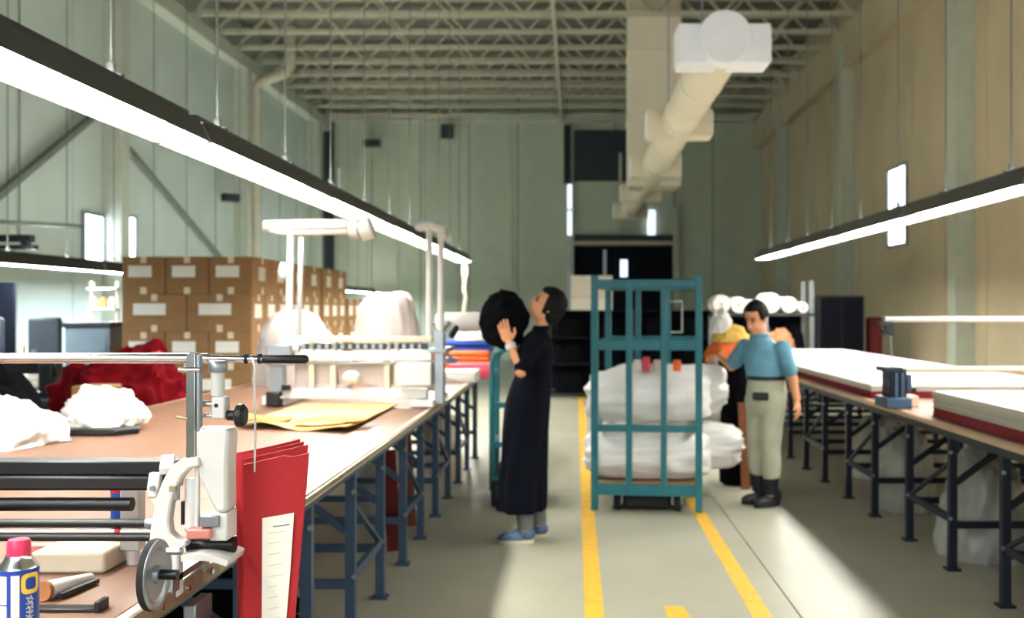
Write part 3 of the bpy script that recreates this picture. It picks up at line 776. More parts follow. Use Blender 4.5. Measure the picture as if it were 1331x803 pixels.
# cross beams and rods
def rodx(name, m, x0, x1, py, r, dy=0, par=None): return MB().tube([G(x0, py, dy), G(x1, py, dy)], r, 16).build(name, m, par or t)
MB().box(G(-82, 0).x, G(213, 0).x, Y + .06, Y + .13, G(0, 623).z, G(0, 605).z).build('cross_beam', 'blackm', t, bevel=.003)
MB().box(G(-82, 0).x, G(213, 0).x, Y + .05, Y + .12, G(0, 643).z, G(0, 623.5).z).build('cross_beam', 'black', t, bevel=.006)
rodx('black_roller', 'black', -60, 152, 664, .0165, .08)
rodx('black_rod', 'blackm', -60, 200, 680, .0105, 0)
rodx('white_rod', 'white', -60, 198, 690, .005, 0)
rodx('black_rod', 'black', -60, 196, 698, .0095, 0)
MB().lathe([(0, 0), (.012, 0), (.013, .004), (.013, .018), (0, .018)], G(190, 680), (1, 0, 0), 14).build('rod_end', 'steel', t)
MB().lathe([(0, 0), (.007, 0), (.007, .012), (0, .012)], G(150, 690), (1, 0, 0), 10).build('red_collar', 'redcard', t)
MB().prism([G(186, 617, .03), G(201, 618, .03), G(199, 639, .03), G(196, 650, .03), G(184, 650, .03), G(183, 637, .03)], (0, .02, 0)).build('bracket', 'white', t, bevel=.003)
MB().tube([G(192, 637, .02), G(192, 637, .03)], .006, 10).build('bracket_screw', 'steel', t)
MB().bar(G(192, 648, .04), G(216, 676, .02), .02, .012, up=(0, 1, 0)).build('bracket_strut', 'cream', t)
MB().bar(G(205, 600, .06), G(216, 612, .0), .03, .02).build('beam_clamp', 'white', t, bevel=.003)
# carriage feet standing on the table
for dy in (-.03, .16): MB().box(G(216, 0).x, G(236, 0).x, Y + dy - .02, Y + dy + .02, ZT, ZT + .02).build('carriage_foot', 'steel', t)
MB().box(G(216, 0).x, G(236, 0).x, Y - .05, Y + .19, ZT + .02, G(0, 770).z if G(0, 770).z > ZT + .03 else ZT + .035).build('carriage_beam', 'steel', t)
MB().box(-1.46, -1.40, Y - .06, Y + .12, ZT, G(0, 690).z).build('carriage_stand', 'blackm', t)
MB().bar((-1.43, Y + .09, .95), (-1.43, Y + .09, G(0, 640).z), .04, .03).build('carriage_riser', 'blackm', t)
MB().box(-1.45, -1.41, Y + .09, Y + .11, G(0, 605).z, G(0, 467).z).build('bar_upright', 'blackm', t)
# red folded cloth hung from the bar on a string, with a paper tag
Y = 2.4
t = thing('red_cloth_hank', 'bright red folded cloth hanging by a white string with a paper ticket', 'cloth', (-.75, Y, .45))
N = 6
for i in range(N):
    f = i / (N - 1)
    def ply(u, v, f=f, i=i):
        yb = 603 + (584 - 603) * u - (4 if i % 2 else 0)
        if u > .70 and i == 0: yb += 4
        top = G(0, yb).z; z = top + (.44 - top) * v
        wtop = (318 + 84 * u); wbot = (317 + 66 * u)
        px = wtop + (wbot - wtop) * min(1, v * 1.8)
        return Vector(((px - VX) * Y / F - .0105 * i - .012 * f * (1 - v), Y + .026 * i + .01 * math.sin(v * 4 + i) * (1 - v) + .02 * (u - .5) ** 2 * i, z))
    MB().sheet(lambda u, v: ply(v, u), 14, 8, .012).build('ply', 'redcard', t, ang=60)
tk = MB().prism([G(343, 672, -.012), G(384, 665, -.012), G(379, 740, -.012), G(374, 803, -.012), G(372, 830, -.012), G(342, 832, -.012)], (0, .0015, 0)).build('paper_ticket', 'label', t)
for k in range(9):
    y = 690 + k * 14
    MB().bar(G(350, y + 1.5, -.0125), G(374 - k * .7 - (k * 7) % 9, y - 1.5, -.0125), .0006, .0013).build('print_line', 'cream', tk)
MB().bar(G(357, 683, -.0125), G(378, 680, -.0125), .0006, .0022).build('print_line', 'navy', tk)
MB().tube([G(326, 463, .0), G(331, 467, -.012), G(334, 478, -.014), G(333, 500, -.013), G(334, 540, -.013), G(333.5, 590, -.013), G(333, 612, -.012)], [.003, .003, .0035, .003, .003, .0028, .002], 8).build('string', 'white', t)

# ------------------------------------------------------------------ small things on the near end of the tan table
cx0, cy0, R = (24 - VX) * 1.83 / F, 1.83, .034
t = thing('spray_can', 'blue and white spray can with red cap on the near table end', 'spray can', (cx0, cy0, ZT))
zt = P(0, 731, cy0).z
MB().lathe([(.0, 0), (R - .002, 0), (R, .004), (R, zt - .012 - ZT), (R - .001, zt - .008 - ZT), (0, zt - .008 - ZT)], (cx0, cy0, ZT), (0, 0, 1), 40).build('body', 'canblue', t)
MB().lathe([(0, 0), (R - .001, 0), (R - .003, .006), (R - .010, .016), (R - .012, .024), (0, .024)], (cx0, cy0, zt - .009), (0, 0, 1), 40).build('shoulder', 'chrome', t)
MB().lathe([(0, 0), (.020, 0), (.0205, .004), (.0195, .025), (.017, .029), (0, .029)], (cx0 + .001, cy0, zt + .014), (0, 0, 1), 32).build('cap', 'canred', t)
ca = math.atan2(0 - cx0, cy0)      # facing the aisle side
def cyl(u, z, off=.0003):           # u: metres around the can, 0 = straight at the camera
    a = u / R - .0
    d = Vector((-cx0, -cy0, 0)).normalized(); sd = Vector((-d.y, d.x, 0))
    q = d * math.cos(a) + sd * math.sin(a)
    return Vector((cx0, cy0, z)) + q * (R + off)
def patch(name, m, u0, u1, z0, z1, off=.0003, n=10):
    MB().sheet(lambda v, u: cyl(u0 + (u1 - u0) * u, z0 + (z1 - z0) * v, off), 4, n, -.0003).build(name, m, t)
zz = lambda py: P(0, py, cy0 - .02).z
patch('label_band', 'canblue', -.05, .05, zz(745), zz(740), .0006)
patch('label_stripe', 'label', -.012, .0015, zz(803) - .1, zz(746), .0006)
patch('label_panel', 'label', -.06, -.0195, zz(783), zz(747), .0006)
patch('label_panel', 'label', -.06, -.0195, zz(803) - .1, zz(785), .0006)
def ring(u0, u1, z0, z1, wd, m, name):
    pts = []
    for k in range(41):
        a = 2 * PI * k / 40
        c_, s_ = math.cos(a), math.sin(a)
        e = (abs(c_) ** 4 + abs(s_) ** 4) ** -.25
        pts.append((c_ * e, s_ * e))
    mb = MB(); vs = []; fs = []
    for (a, b) in pts:
        for f in (1.0, 1 - wd):
            vs.append(cyl((u0 + u1) / 2 + (u1 - u0) / 2 * a * f, (z0 + z1) / 2 + (z1 - z0) / 2 * b * f, .0009))
    for k in range(40): fs.append((2 * k, 2 * k + 2, 2 * k + 3, 2 * k + 1))
    mb.add(vs, fs).build(name, m, t)
ring(.004, .038, zz(772), zz(745), .42, 'canyellow', 'label_emblem')
for k in range(7):       # vertical white script lettering
    z0 = zz(776) - k * .0085
    pts = [cyl(.012 + .010 * (j / 8) + (.004 if j % 2 else 0), z0 - .003 * math.sin(j * 1.9 + k) - .004 * (j % 2), .0012) for j in range(9)]
    MB().tube(pts, .0007, 5).build('lettering', 'label', t)

Y = 2.52
t = thing('white_bottle', 'white square bottle with narrow white cap behind the black rods', 'bottle', (P(173, 745, Y).x, Y, ZT))
bxx = P(173, 745, Y).x
MB().lathe([(0, 0), (.016, 0), (.016, .035), (.0, .035)], (bxx + .001, Y, ZT), (0, 0, 1), 24).build('cap', 'white', t)
MB().box(bxx - .025, bxx + .024, Y - .02, Y + .02, ZT + .035, ZT + .195).build('body', 'white', t, bevel=.004)
MB().lathe([(0, 0), (.008, 0), (.008, .012), (0, .012)], (bxx, Y, ZT + .195), (0, 0, 1), 14).build('nozzle', 'cream', t)
b2 = P(155, 740, 2.6).x
t = thing('blue_can', 'slim dark blue can with red bands beside the white bottle', 'can', (b2, 2.6, ZT))
MB().lathe([(0, 0), (.02, 0), (.021, .003), (.021, .18), (.016, .19), (0, .19)], (b2, 2.6, ZT), (0, 0, 1), 24).build('body', 'canblue', t)
for z in (.085, .125, .165): MB().lathe([(.0205, 0), (.0215, 0), (.0215, .009), (.0205, .009)], (b2, 2.6, ZT + z), (0, 0, 1), 24, True).build('band', 'redcard', t)
MB().lathe([(0, 0), (.0225, 0), (.0225, .012), (0, .012)], (b2, 2.6, ZT), (0, 0, 1), 24).build('base_ring', 'kraft', t)
def tb(name, m, x0, x1, yn, yf, h, label, cat, bevel=.004, z=ZT):
    xa = (x0 - VX) * yn / F; xb = (x1 - VX) * yn / F
    return tag(MB().box(xa, xb, yn, yf, z, z + h).build(name, m, bevel=bevel), label, cat)
o = tb('cream_box', 'cream', 38, 136, 2.42, 2.56, .052, 'long cream card box lying behind the red-capped spray can', 'box', .008)
MB().box((30 - VX) * 2.66 / F, (150 - VX) * 2.66 / F, 2.62, 2.66, ZT, ZT + .02).build('x', 'pinkmetal')
ob = bpy.data.objects['x']; ob.name = 'wooden_ruler'; tag(ob, 'thin reddish wooden strip lying behind the cream card box', 'ruler')
a = P(60, 783, 2.2); b = P(118, 760, 2.34)
a.z = ZT + .022; b.z = ZT + .014
t = thing('knife_tube', 'white tapered tube with brown end lying beside the spray can', 'tool', (a.x, a.y, ZT))
MB().tube([a, b], [.021, .010], 18).build('tube', 'whitecloth', t)
MB().tube([a + (a - b).normalized() * .012, a], [.0215, .0215], 18).build('end_ring', 'brownbag', t)
MB().bar(a + Vector((.03, 0, -.012)), b + Vector((.02, -.01, -.006)), .012, .01).build('blade', 'black', t)
a = P(40, 792, 2.13); b = P(134, 791, 2.13)
t = thing('steel_rule', 'flat black straightedge with raised end at the table edge', 'ruler', (a.x, a.y, ZT))
MB().box(a.x, b.x, 2.11, 2.145, ZT, ZT + .008).build('blade', 'blackm', t, bevel=.002)
MB().box(b.x - .008, b.x + .004, 2.105, 2.15, ZT, ZT + .024).build('stop', 'black', t, bevel=.002)

# ------------------------------------------------------------------ teal cart with white bundles
CX, CY, CR = .142, 7.40, -.12
t = thing('stock_cart', 'teal steel stock cart loaded with white wrapped bundles in the aisle', 'cart', (CX, CY, 0))
t.rotation_euler = (0, 0, CR)
ORI[t.name] = Vector((0, 0, 0))
W, D = .765, 1.15
def post(x, y, z0, z1, m='teal', w_=.05): return MB().box(x - w_ / 2, x + w_ / 2, y - w_ / 2, y + w_ / 2, z0, z1).build('post', m, t, bevel=.004)
for y, zt_ in ((0, 1.755), (D, 1.74)):
    for i in range(4):
        x = W * i / 3
        post(x, y, .02 if i in (0, 3) else .13, zt_ if i in (0, 3) else 1.68, w_=.052 if i in (0, 3) else .045)
    for z, h in ((1.66, .06), (1.20, .075), (.60, .05), (.13, .085)):
        MB().box(.02, W - .02, y - .018, y + .018, z, z + h).build('cross_rail', 'teal', t, bevel=.004)
for x in (0, W):
    for z, h in ((1.66, .05), (1.20, .06), (.605, .034), (.13, .08)):
        MB().box(x - .018, x + .018, .02, D - .02, z, z + h).build('side_rail', 'teal', t, bevel=.004)
MB().box(.02, W - .02, .02, D - .02, .17, .212).build('deck', 'wood', t)
for x in (.16, W - .16):
    for y in (.12, D - .12):
        c = MB().tube([(x - .022, y, .062), (x + .022, y, .062)], .06, 18).build('castor', 'rubber', t)
        MB().box(x - .04, x - .03, y - .03, y + .03, .05, .145).box(x + .03, x + .04, y - .03, y + .03, .05, .145).box(x - .04, x + .04, y - .03, y + .03, .135, .148).build('fork', 'steel', c)
MB().box(.215, W - .215, .06, D - .1, .025, .149).build('tow_beam', 'rubber', t, bevel=.02)
MB().box(.46, .475, D - .02, D + .0, 1.3, 1.56).box(.62, .635, D - .02, D, 1.3, 1.56).box(.46, .635, D - .02, D, 1.56, 1.575).box(.46, .635, D - .02, D, 1.3, 1.315).build('rear_frame', 'steel_pale', t)
ct = Matrix.Translation((CX, CY, 0)) @ Matrix.Rotation(CR, 4, 'Z')
def bundle(x, y, z, rx, ry, rz, seed, label, amp=.10):
    """lumpy wrapped roll lying along x inside the cart; local cart coordinates"""
    off = Vector((seed * 3.3, seed * 1.7, seed * 2.9))
    def fn(d):
        hyp = (abs(d.x) ** 5 + math.hypot(d.y, d.z) ** 5) ** (-1 / 5)
        w_ = Vector((d.x * 1.2, d.y * 2.4, d.z * 2.4))
        return hyp * (1 + amp * noise.fractal(w_ * 1.3 + off, 1.0, 2.0, 3) + .12 * ((.5 - abs(noise.noise(w_ * 1.6 + off))) ** 2 - .15))
    mb = MB().ell((x, y, z + rz), (rx, ry, rz), 64, 40, fn=fn)
    for v in mb.v: v.z = max(v.z, z)
    zc = max(v.z for v in mb.v); k = 2 * rz / (zc - z)
    for v in mb.v: v.z = z + (v.z - z) * k
    for v in mb.v: v.xyz = ct @ v
    tag(mb.build('fabric_bundle', 'poly', ang=80), label, 'bundle', 'white bundles on the teal cart')
bundle(.37, .285, .214, .47, .215, .194, 51, 'lower front white wrapped bundle on the teal cart deck')
bundle(.38, .30, .642, .46, .215, .20, 52, 'upper front white wrapped bundle on the teal cart')
bundle(.50, .83, .214, .60, .24, .194, 53, 'lower rear white wrapped bundle on the teal cart deck')
bundle(.49, .84, .642, .50, .22, .21, 54, 'upper rear white wrapped bundle on the teal cart')
def loc(x, y, z): return ct @ Vector((x, y, z))
for i, (x, m_, lab) in enumerate(((.30, 'label', 'white paper packet standing on the upper bundle in the cart'), (.365, 'pink', 'pink paper packet standing on the upper bundle in the cart'), (.45, 'cream', 'cream paper packet standing on the upper bundle in the cart'), (.60, 'orange', 'small orange packet standing on the upper bundle in the cart'))):
    p = loc(x, .31, 1.04)
    mb = MB().box(p.x - .03, p.x + .03, p.y - .03, p.y + .03, p.z - .012, p.z + .075 + .02 * (i == 1))
    tag(mb.build('paper_packet', m_, bevel=.01), lab, 'packet')

# dark shelving far down the aisle with a white carton on top
for q, x0 in enumerate((-.48, .98)):
    t = thing('dark_shelving', ['dark shelving unit in front of the loading door carrying the white carton', 'dark shelving unit between the loading door and the roll rack'][q], 'shelf', (x0 + .7, 17.3, 0))
    for x in (x0 + .03, x0 + 1.4):
        for y in (17.02, 17.58): MB().box(x - .03, x + .03, y - .02, y + .02, 0, 1.5).build('upright', 'blackm', t)
    for z in (.06, .55, 1.0, 1.455): MB().box(x0, x0 + 1.43, 17.04, 17.56, z, z + .03).build('shelf_board', 'dark', t)
    MB().box(x0, x0 + 1.43, 17.57, 17.59, .1, 1.48).build('back_panel', 'dark', t)
    for k, z in enumerate((.09, .58, 1.03)):
        for i, dx in enumerate((.4, 1.05)):
            heap('dark_bundle', (x0 + dx, 17.3, z), (.27, .2, .36), 60 + k + 5 * i + q * 11, 'blackcloth', 'dark cloth bundle, %s shelf, %s end, %s' % (['lowest', 'middle', 'upper'][k], ['tan table', 'white fabric table'][i], ['shelving with the white carton', 'shelving beside the roll rack'][q]), 'bundle', amp=.1, sq=1.4)
x0 = (742 - VX) * 17 / F; x1 = (796 - VX) * 17 / F
t = thing('white_carton', 'white carton on top of the dark shelving far down the aisle', 'carton', ((x0 + x1) / 2, 17.25, 1.486))
MB().box(x0, x1, 17.0, 17.5, 1.486, 1.486 + .59).build('body', 'label', t, bevel=.008)
MB().box(x0 + .3, x0 + .38, 16.997, 17.5, 2.076, 2.079).build('tape_strip', 'tapec', t)
MB().box(x0, x1, 16.99, 17.0, 1.70, 1.72).build('seam', 'tapec', t)
# second small teal trolley beside the tan table
tx = P(644, 600, 7.7).x
t = thing('hand_trolley', 'narrow teal hand trolley parked against the tan table behind the woman', 'trolley', (tx, 7.7, 0))
for y in (7.62, 8.1):
    MB().tube([(tx - .02, y, .12), (tx - .02, y, 1.08), (tx, y, 1.16), (tx + .06, y, 1.18)], .022, 12).build('upright', 'teal', t)
    MB().box(tx - .04, tx + .3, y - .015, y + .015, .2, .24).build('base_rail', 'teal', t)
    MB().box(tx + .26, tx + .3, y - .02, y + .02, .12, .8).build('upright', 'teal', t)
    for x in (tx, tx + .28):
        MB().tube([(x - .02, y, .1), (x + .02, y, .1)], .1, 20).build('wheel', 'rubber', t)
for z in (.45, .72, .98): MB().box(tx - .035, tx - .005, 7.62, 8.1, z, z + .04).build('rung', 'teal', t)
for z in (.45, .75): MB().box(tx - .02, tx + .28, 7.605, 7.635, z, z + .04).build('rung', 'teal', t)
MB().box(tx - .03, tx + .3, 7.6, 8.12, .24, .26).build('deck', 'charcoal', t)

# ------------------------------------------------------------------ right table: fabric lays and machine
def lay(y0, y1, h1, h2, h3, label, x0=RX + .03, x1=RX + 1.55):
    t = thing('fabric_lay', label, 'fabric', ((x0 + x1) / 2, (y0 + y1) / 2, ZT), 'fabric lays on the table')
    z = ZT
    for nm, h, m, n in (('red_plies', h1, 'reddark', 6), ('grey_plies', h2, 'greyplies', 8), ('white_plies', h3, 'whitecloth', 3)):
        for k in range(n):
            zz_ = z + h * k / n; j = random.uniform(-.006, .006)
            MB().box(x0 + j, x1 - .03 + j, y0 + random.uniform(0, .02), y1 - random.uniform(0, .02), zz_, zz_ + h / n - .0006).build(nm[:-3] + 'y', m, t, bevel=h / n * .3)
        z += h
    return z
lay(2.6, 5.98, .06, .075, .02, 'thick red and white fabric lay nearest the end without the clamp machine')
lay(7.2, 13.6, .05, .03, .02, 'long flat red and white fabric lay reaching towards the roll rack')
Y = 6.55; s = Y / F
t = thing('spreading_clamp', 'dark blue spreading machine with white bars spanning the white fabric table', 'machine', (RX + .1, Y, ZT))
def gx(name, m, x0, x1, y0, y1, d0, d1, bevel=.004):
    a = P(x0, y1, Y); b = P(x1, y0, Y)
    return MB().box(a.x, b.x, Y + d0, Y + d1, max(a.z, ZT), b.z).build(name, m, t, bevel=bevel)
gx('base', 'navy', 1145, 1178, 515, 530, -.12, .14, .008)
gx('body', 'navyd', 1152, 1174, 478, 516, -.08, .1, .01)
gx('head', 'navyd', 1143, 1168, 476, 482, -.1, .08)
gx('fin', 'navy', 1157, 1161, 484, 514, -.1, -.08, 0)
gx('fin', 'navy', 1165, 1169, 484, 514, -.1, -.08, 0)
gx('lever', 'navyd', 1145, 1151, 493, 502, -.1, -.04)
gx('arm', 'navy', 1176, 1182, 486, 508, -.05, .0)
gx('arm_foot', 'black', 1182, 1188, 503, 510, -.05, .0)
MB().tube([G(1160, 478), G(1157, 420)], .006, 8).build('mast', 'steel', t)
gx('mast_clamp', 'black', 1142, 1160, 418, 424, -.03, .03)
MB().tube([G(1148, 428, -.02), G(1148, 434, -.02)], .028, 12).build('mast_knob', 'black', t)
gx('mast_clamp', 'blackm', 1150, 1160, 424, 436, -.03, .03)
for py, r, m in ((415, .018, 'white'), (480, .02, 'cream')):
    MB().tube([G(1150 if py < 450 else 1176, py), Vector((3.9, Y, G(0, py).z))], r, 14).build('span_bar', m, t)
gx('wood_block', 'edgewood', 1176, 1196, 515, 531, .02, .16)
MB().box(3.84, 3.96, Y - .12, Y + .12, ZT, ZT + .06).build('far_base', 'navyd', t, bevel=.006)
MB().box(3.87, 3.93, Y - .05, Y + .05, ZT + .06, G(0, 413).z).build('far_upright', 'navyd', t, bevel=.004)

# sacks and slatted crate under the right table
heap('plastic_sack', (2.5, 6.14, 0), (.26, .3, .64), 71, 'polyclear', 'bulging clear plastic sack under the white fabric table', 'sack', amp=.14, fold=.2, sq=1.25, n=80, m=50)
heap('plastic_sack', (2.48, 7.58, 0), (.22, .27, .62), 72, 'polyclear', 'smaller clear plastic sack under the table nearer the man', 'sack', amp=.14, fold=.2, sq=1.25, n=80, m=50)
heap('cloth_sack', (2.75, 9.05, 0), (.3, .26, .5), 73, 'greyplies', 'grey cloth sack under the white fabric table behind the clear sacks', 'sack', amp=.15, fold=.15, sq=1.2)
t = thing('slatted_crate', 'brown slatted crate under the near part of the white fabric table', 'crate', (3.1, 5.4, 0))
for z in (.06, .24, .42):
    MB().box(2.6, 3.6, 5.12, 5.14, z, z + .12).build('slat', 'wood', t); MB().box(2.6, 3.6, 5.66, 5.68, z, z + .12).build('slat', 'wood', t)
    MB().box(2.6, 2.62, 5.14, 5.66, z, z + .12).build('slat', 'wood', t)
for x in (2.62, 3.56):
    for y in (5.14, 5.63): MB().box(x, x + .03, y, y + .03, 0, .56).build('corner_post', 'wood', t)
MB().box(2.62, 3.58, 5.14, 5.66, .02, .05).build('base_board', 'wood', t)
heap('dark_bundle', (3.2, 4.3, 0), (.5, .28, .2), 74, 'blackcloth', 'dark cloth bundle on the floor under the white fabric table', 'bundle', amp=.15, sq=1.2)

# roll rack beyond the right table
ry = 14.9; sx = ry / F
t = thing('roll_rack', 'grey steel rack holding white rolls behind the man', 'rack', (2.8, ry + .3, 0))
xa, xb = (928 - VX) * sx, (1058 - VX) * sx
for x in (xa, xb - .06, (xa + xb) / 2):
    for y in (ry, ry + .55): MB().box(x, x + .06, y, y + .06, 0, 1.93 if x > xb - .1 else 1.39).build('upright', 'steel', t)
for z in (.2, .8, 1.40): MB().box(xa, xb, ry, ry + .61, z, z + .04).build('shelf', 'charcoal', t)
MB().box(xa, xb, ry + .62, ry + .64, 0.1, 1.42).build('back_panel', 'dark', t)
xr_ = (925.5 - VX) * sx
for i, r in enumerate((.135, .12, .10, .15, .12, .08)):
    x = xr_ + r; xr_ += 2 * r + .004; z = 1.442
    tt = thing('white_roll', '%s white cloth roll from the teal cart on top of the rack' % ORD[i], 'roll', (x, ry, z), 'white rolls on the rack')
    MB().lathe([(.02, 0), (r - .01, 0), (r, .015), (r, .54), (r - .01, .56), (.02, .56)], (x, ry - .03, z + r), (0, 1, 0), 28).build('roll', 'whitecloth', tt)
    MB().lathe([(.015, 0), (.028, 0), (.028, .02), (.015, .02)], (x, ry - .04, z + r), (0, 1, 0), 16, True).build('core', 'carton', tt)
for i, (px, z, m_, lab) in enumerate(((950, .84, 'blackcloth', 'black cloth bundle on the middle shelf of the roll rack'), (1000, .84, 'navyd', 'dark blue cloth bundle on the middle shelf of the roll rack'), (1035, .84, 'blackcloth', 'small black cloth bundle on the middle shelf of the roll rack'))):
    heap('shelf_bundle', ((px - VX) * sx, ry + .3, z), (.19, .22, .42), 80 + i, m_, lab, 'bundle', amp=.12, sq=1.3)
heap('brown_bundle', (2.83, 13.55 + .35, ZT), (.25, .22, .36), 85, 'brownbag', 'brown patterned cloth bundle on the far end of the white fabric table', 'bundle', amp=.2, fold=.2)
t = thing('tall_cabinet', 'tall black cabinet standing by the khaki wall beyond the fabric table', 'cabinet', (4.45, 16.2, 0))
MB().box(3.9, 4.62, 16.0, 16.6, 0, 1.72).build('body', 'black', t, bevel=.01)
for x in (3.92, 4.27): MB().box(x, x + .33, 15.985, 16.0, .06, 1.68).build('door', 'dark', t)
tag(MB().box(4.75, 4.95, 16.1, 16.4, 0, 1.38).build('cloth_drape', 'darkred', bevel=.03), 'upright maroon cloth bolt standing beside the tall black cabinet', 'bolt')

# dark bin and bright cloth in front of the man
bx_, by_ = 1.40, 8.6
t = thing('waste_bin', 'black sack-lined bin standing between the teal cart and the man', 'bin', (bx_, by_, 0))
mb = lump((bx_, by_, .02), (.16, .16, 1.06), 91, amp=.06, freq=1.6, fold=.12, sq=2.0, n=72, m=44); mb.build('sack', 'blackcloth', t, ang=80)
MB().lathe([(.0, 0), (.13, 0), (.14, .03), (.14, .05), (0, .05)], (bx_, by_, 0), (0, 0, 1), 24).build('base', 'blackm', t)
top = max(v.z for v in mb.v)
for i, (dx, dy, rx, ryy, h, dz, m_, lab, kw) in enumerate((
        (-.10, -.03, .19, .13, .17, -.005, 'orange', 'orange cloth piece heaped on the black bin', dict(amp=.2, fold=.2)),
        (-.06, -.02, .16, .11, .15, .135, 'yellow', 'yellow cloth piece on top of the orange cloth', dict(amp=.2, fold=.2)),
        (-.15, -.02, .10, .08, .2, .21, 'whitecloth', 'pale cloth cone on top of the yellow cloth beside the cart', dict(amp=.2, fold=.2)))):
    heap('cloth_piece', (bx_ + dx, by_ + dy, top + dz), (rx, ryy, h), 92 + i, m_, lab, 'cloth', None, **kw)
tag(MB().bar((bx_ + .02, 8.34, 0), (bx_ + .0, 8.4, .72), .07, .03, up=(0, 1, 0)).build('board', 'rust'), 'narrow brown board leaning beside the black bin', 'board')

# ------------------------------------------------------------------ sewing benches by the wall_left
def bench(x, y, label):
    t = thing('sewing_bench', label, 'bench', (x, y, 0))
    MB().box(x - .6, x + .6, y - .3, y + .3, .72, .76).build('bench_top', 'charcoal', t, bevel=.006)
    for a in (-.55, .55):
        MB().box(x + a - .03, x + a + .03, y - .25, y + .25, 0.02, .72).build('leg', 'blackm', t); MB().box(x + a - .05, x + a + .05, y - .32, y + .32, 0, .02).build('foot', 'blackm', t)
    MB().box(x - .5, x + .5, y + .1, y + .14, .3, .7).build('modesty_panel', 'black', t)
def sewing_machine(x, y, z, m, label):
    t = thing('sewing_machine', label, 'sewing machine', (x, y, z))
    MB().box(x - .24, x + .24, y - .09, y + .09, z, z + .05).build('bed', m, t, bevel=.008)
    MB().box(x + .12, x + .24, y - .07, y + .07, z + .05, z + .3).build('pillar', m, t, bevel=.02)
    MB().box(x - .22, x + .14, y - .06, y + .06, z + .2, z + .31).build('arm', m, t, bevel=.02)
    MB().box(x - .24, x - .15, y - .055, y + .055, z + .12, z + .3).build('head', m, t, bevel=.015)
    MB().lathe([(.0, 0), (.06, 0), (.065, .01), (.065, .03), (0, .03)], (x + .24, y, z + .24), (1, 0, 0), 20).build('hand_wheel', 'blackm', t)
    MB().tube([(x - .195, y, z + .12), (x - .195, y, z + .06)], .006, 8).build('needle_bar', 'chrome', t)
    MB().tube([(x + .05, y, z + .31), (x + .05, y, z + .40)], .02, 10).build('thread_spool', 'cream', t)
bench(-5.6, 9.6, 'dark sewing bench with the pale machine'); bench(-5.35, 11.2, 'dark sewing bench with the grey console'); bench(-4.7, 8.4, 'dark sewing bench behind the white garment heap')
sewing_machine(-5.35, 9.6, .76, 'cream', 'pale sewing machine on a dark bench by the wall')
sewing_machine(-4.6, 8.4, .76, 'black', 'black sewing machine on the bench behind the white garments')
t = thing('grey_console', 'grey console with dark top on the sewing bench beside the column', 'console', (-5.3, 11.2, .76))
MB().box(-5.62, -5.12, 11.0, 11.35, .76, 1.3).build('body', 'greybox', t, bevel=.01); MB().box(-5.64, -5.1, 10.98, 11.37, 1.3, 1.36).build('lid', 'black', t, bevel=.01)
MB().box(-5.58, -5.16, 10.99, 11.0, .85, 1.2).build('front_panel', 'greybox', t)
def chair(x, y, label, h=1.42):
    t = thing('work_chair', label, 'chair', (x, y, 0))
    MB().box(x - .22, x + .22, y - .2, y + .2, .55, .62).build('seat', 'black', t, bevel=.03)
    MB().box(x - .17, x + .17, y - .24, y - .18, .95, h).build('backrest', 'charcoal', t, bevel=.04)
    MB().bar((x, y - .18, .58), (x, y - .22, 1.0), .05, .02).build('back_strut', 'blackm', t)
    MB().tube([(x, y, .06), (x, y, .55)], .025, 10).build('stem', 'blackm', t)
    for k in range(5):
        a = 2 * PI * k / 5
        MB().bar((x, y, .09), (x + .26 * math.cos(a), y + .26 * math.sin(a), .05), .04, .03).build('base_arm', 'blackm', t)
        MB().ell((x + .26 * math.cos(a), y + .26 * math.sin(a), .03), (.03, .03, .03), 10, 7).build('castor', 'rubber', t)
chair(-6.05, 10.5, 'black work chair with rounded back beside the pale sewing machine'); chair(-5.36, 10.32, 'black work chair with rounded back in front of the grey console')
t = thing('dark_board', 'tall black display board standing by the sewing benches', 'board', (-6.4, 10.9, 0))
MB().box(-6.75, -6.12, 10.9, 10.95, .6, 1.8).build('board', 'dark', t, bevel=.01)
for x in (-6.65, -6.25): MB().box(x - .02, x + .02, 10.95, 10.99, 0, 1.75).build('support', 'blackm', t); MB().box(x - .03, x + .03, 10.75, 11.2, 0, .03).build('foot', 'blackm', t)
t = thing('thread_rack', 'narrow pale rack of thread cones beside the grey column', 'rack', (-5.55, 12.6, 0))
for x in (-6.1, -5.78): MB().box(x - .015, x + .015, 12.6, 12.63, 0, 1.85).build('upright', 'cream', t)
for z in (.9, 1.2, 1.5, 1.75):
    sh = MB().box(-6.12, -5.76, 12.52, 12.7, z, z + .02).build('shelf', 'cream', t)
for z in (1.22, 1.52):
    for k in range(3): tag(MB().lathe([(0, 0), (.045, 0), (.025, .13), (0, .13)], (-6.05 + k * .11, 12.58, z), (0, 0, 1), 14).build('thread_cone', ['yellow', 'orange', 'label'][k]), '%s thread cone on the %s shelf of the pale rack' % (['yellow', 'orange', 'white'][k], 'lower' if z < 1.4 else 'upper'), 'thread cone')
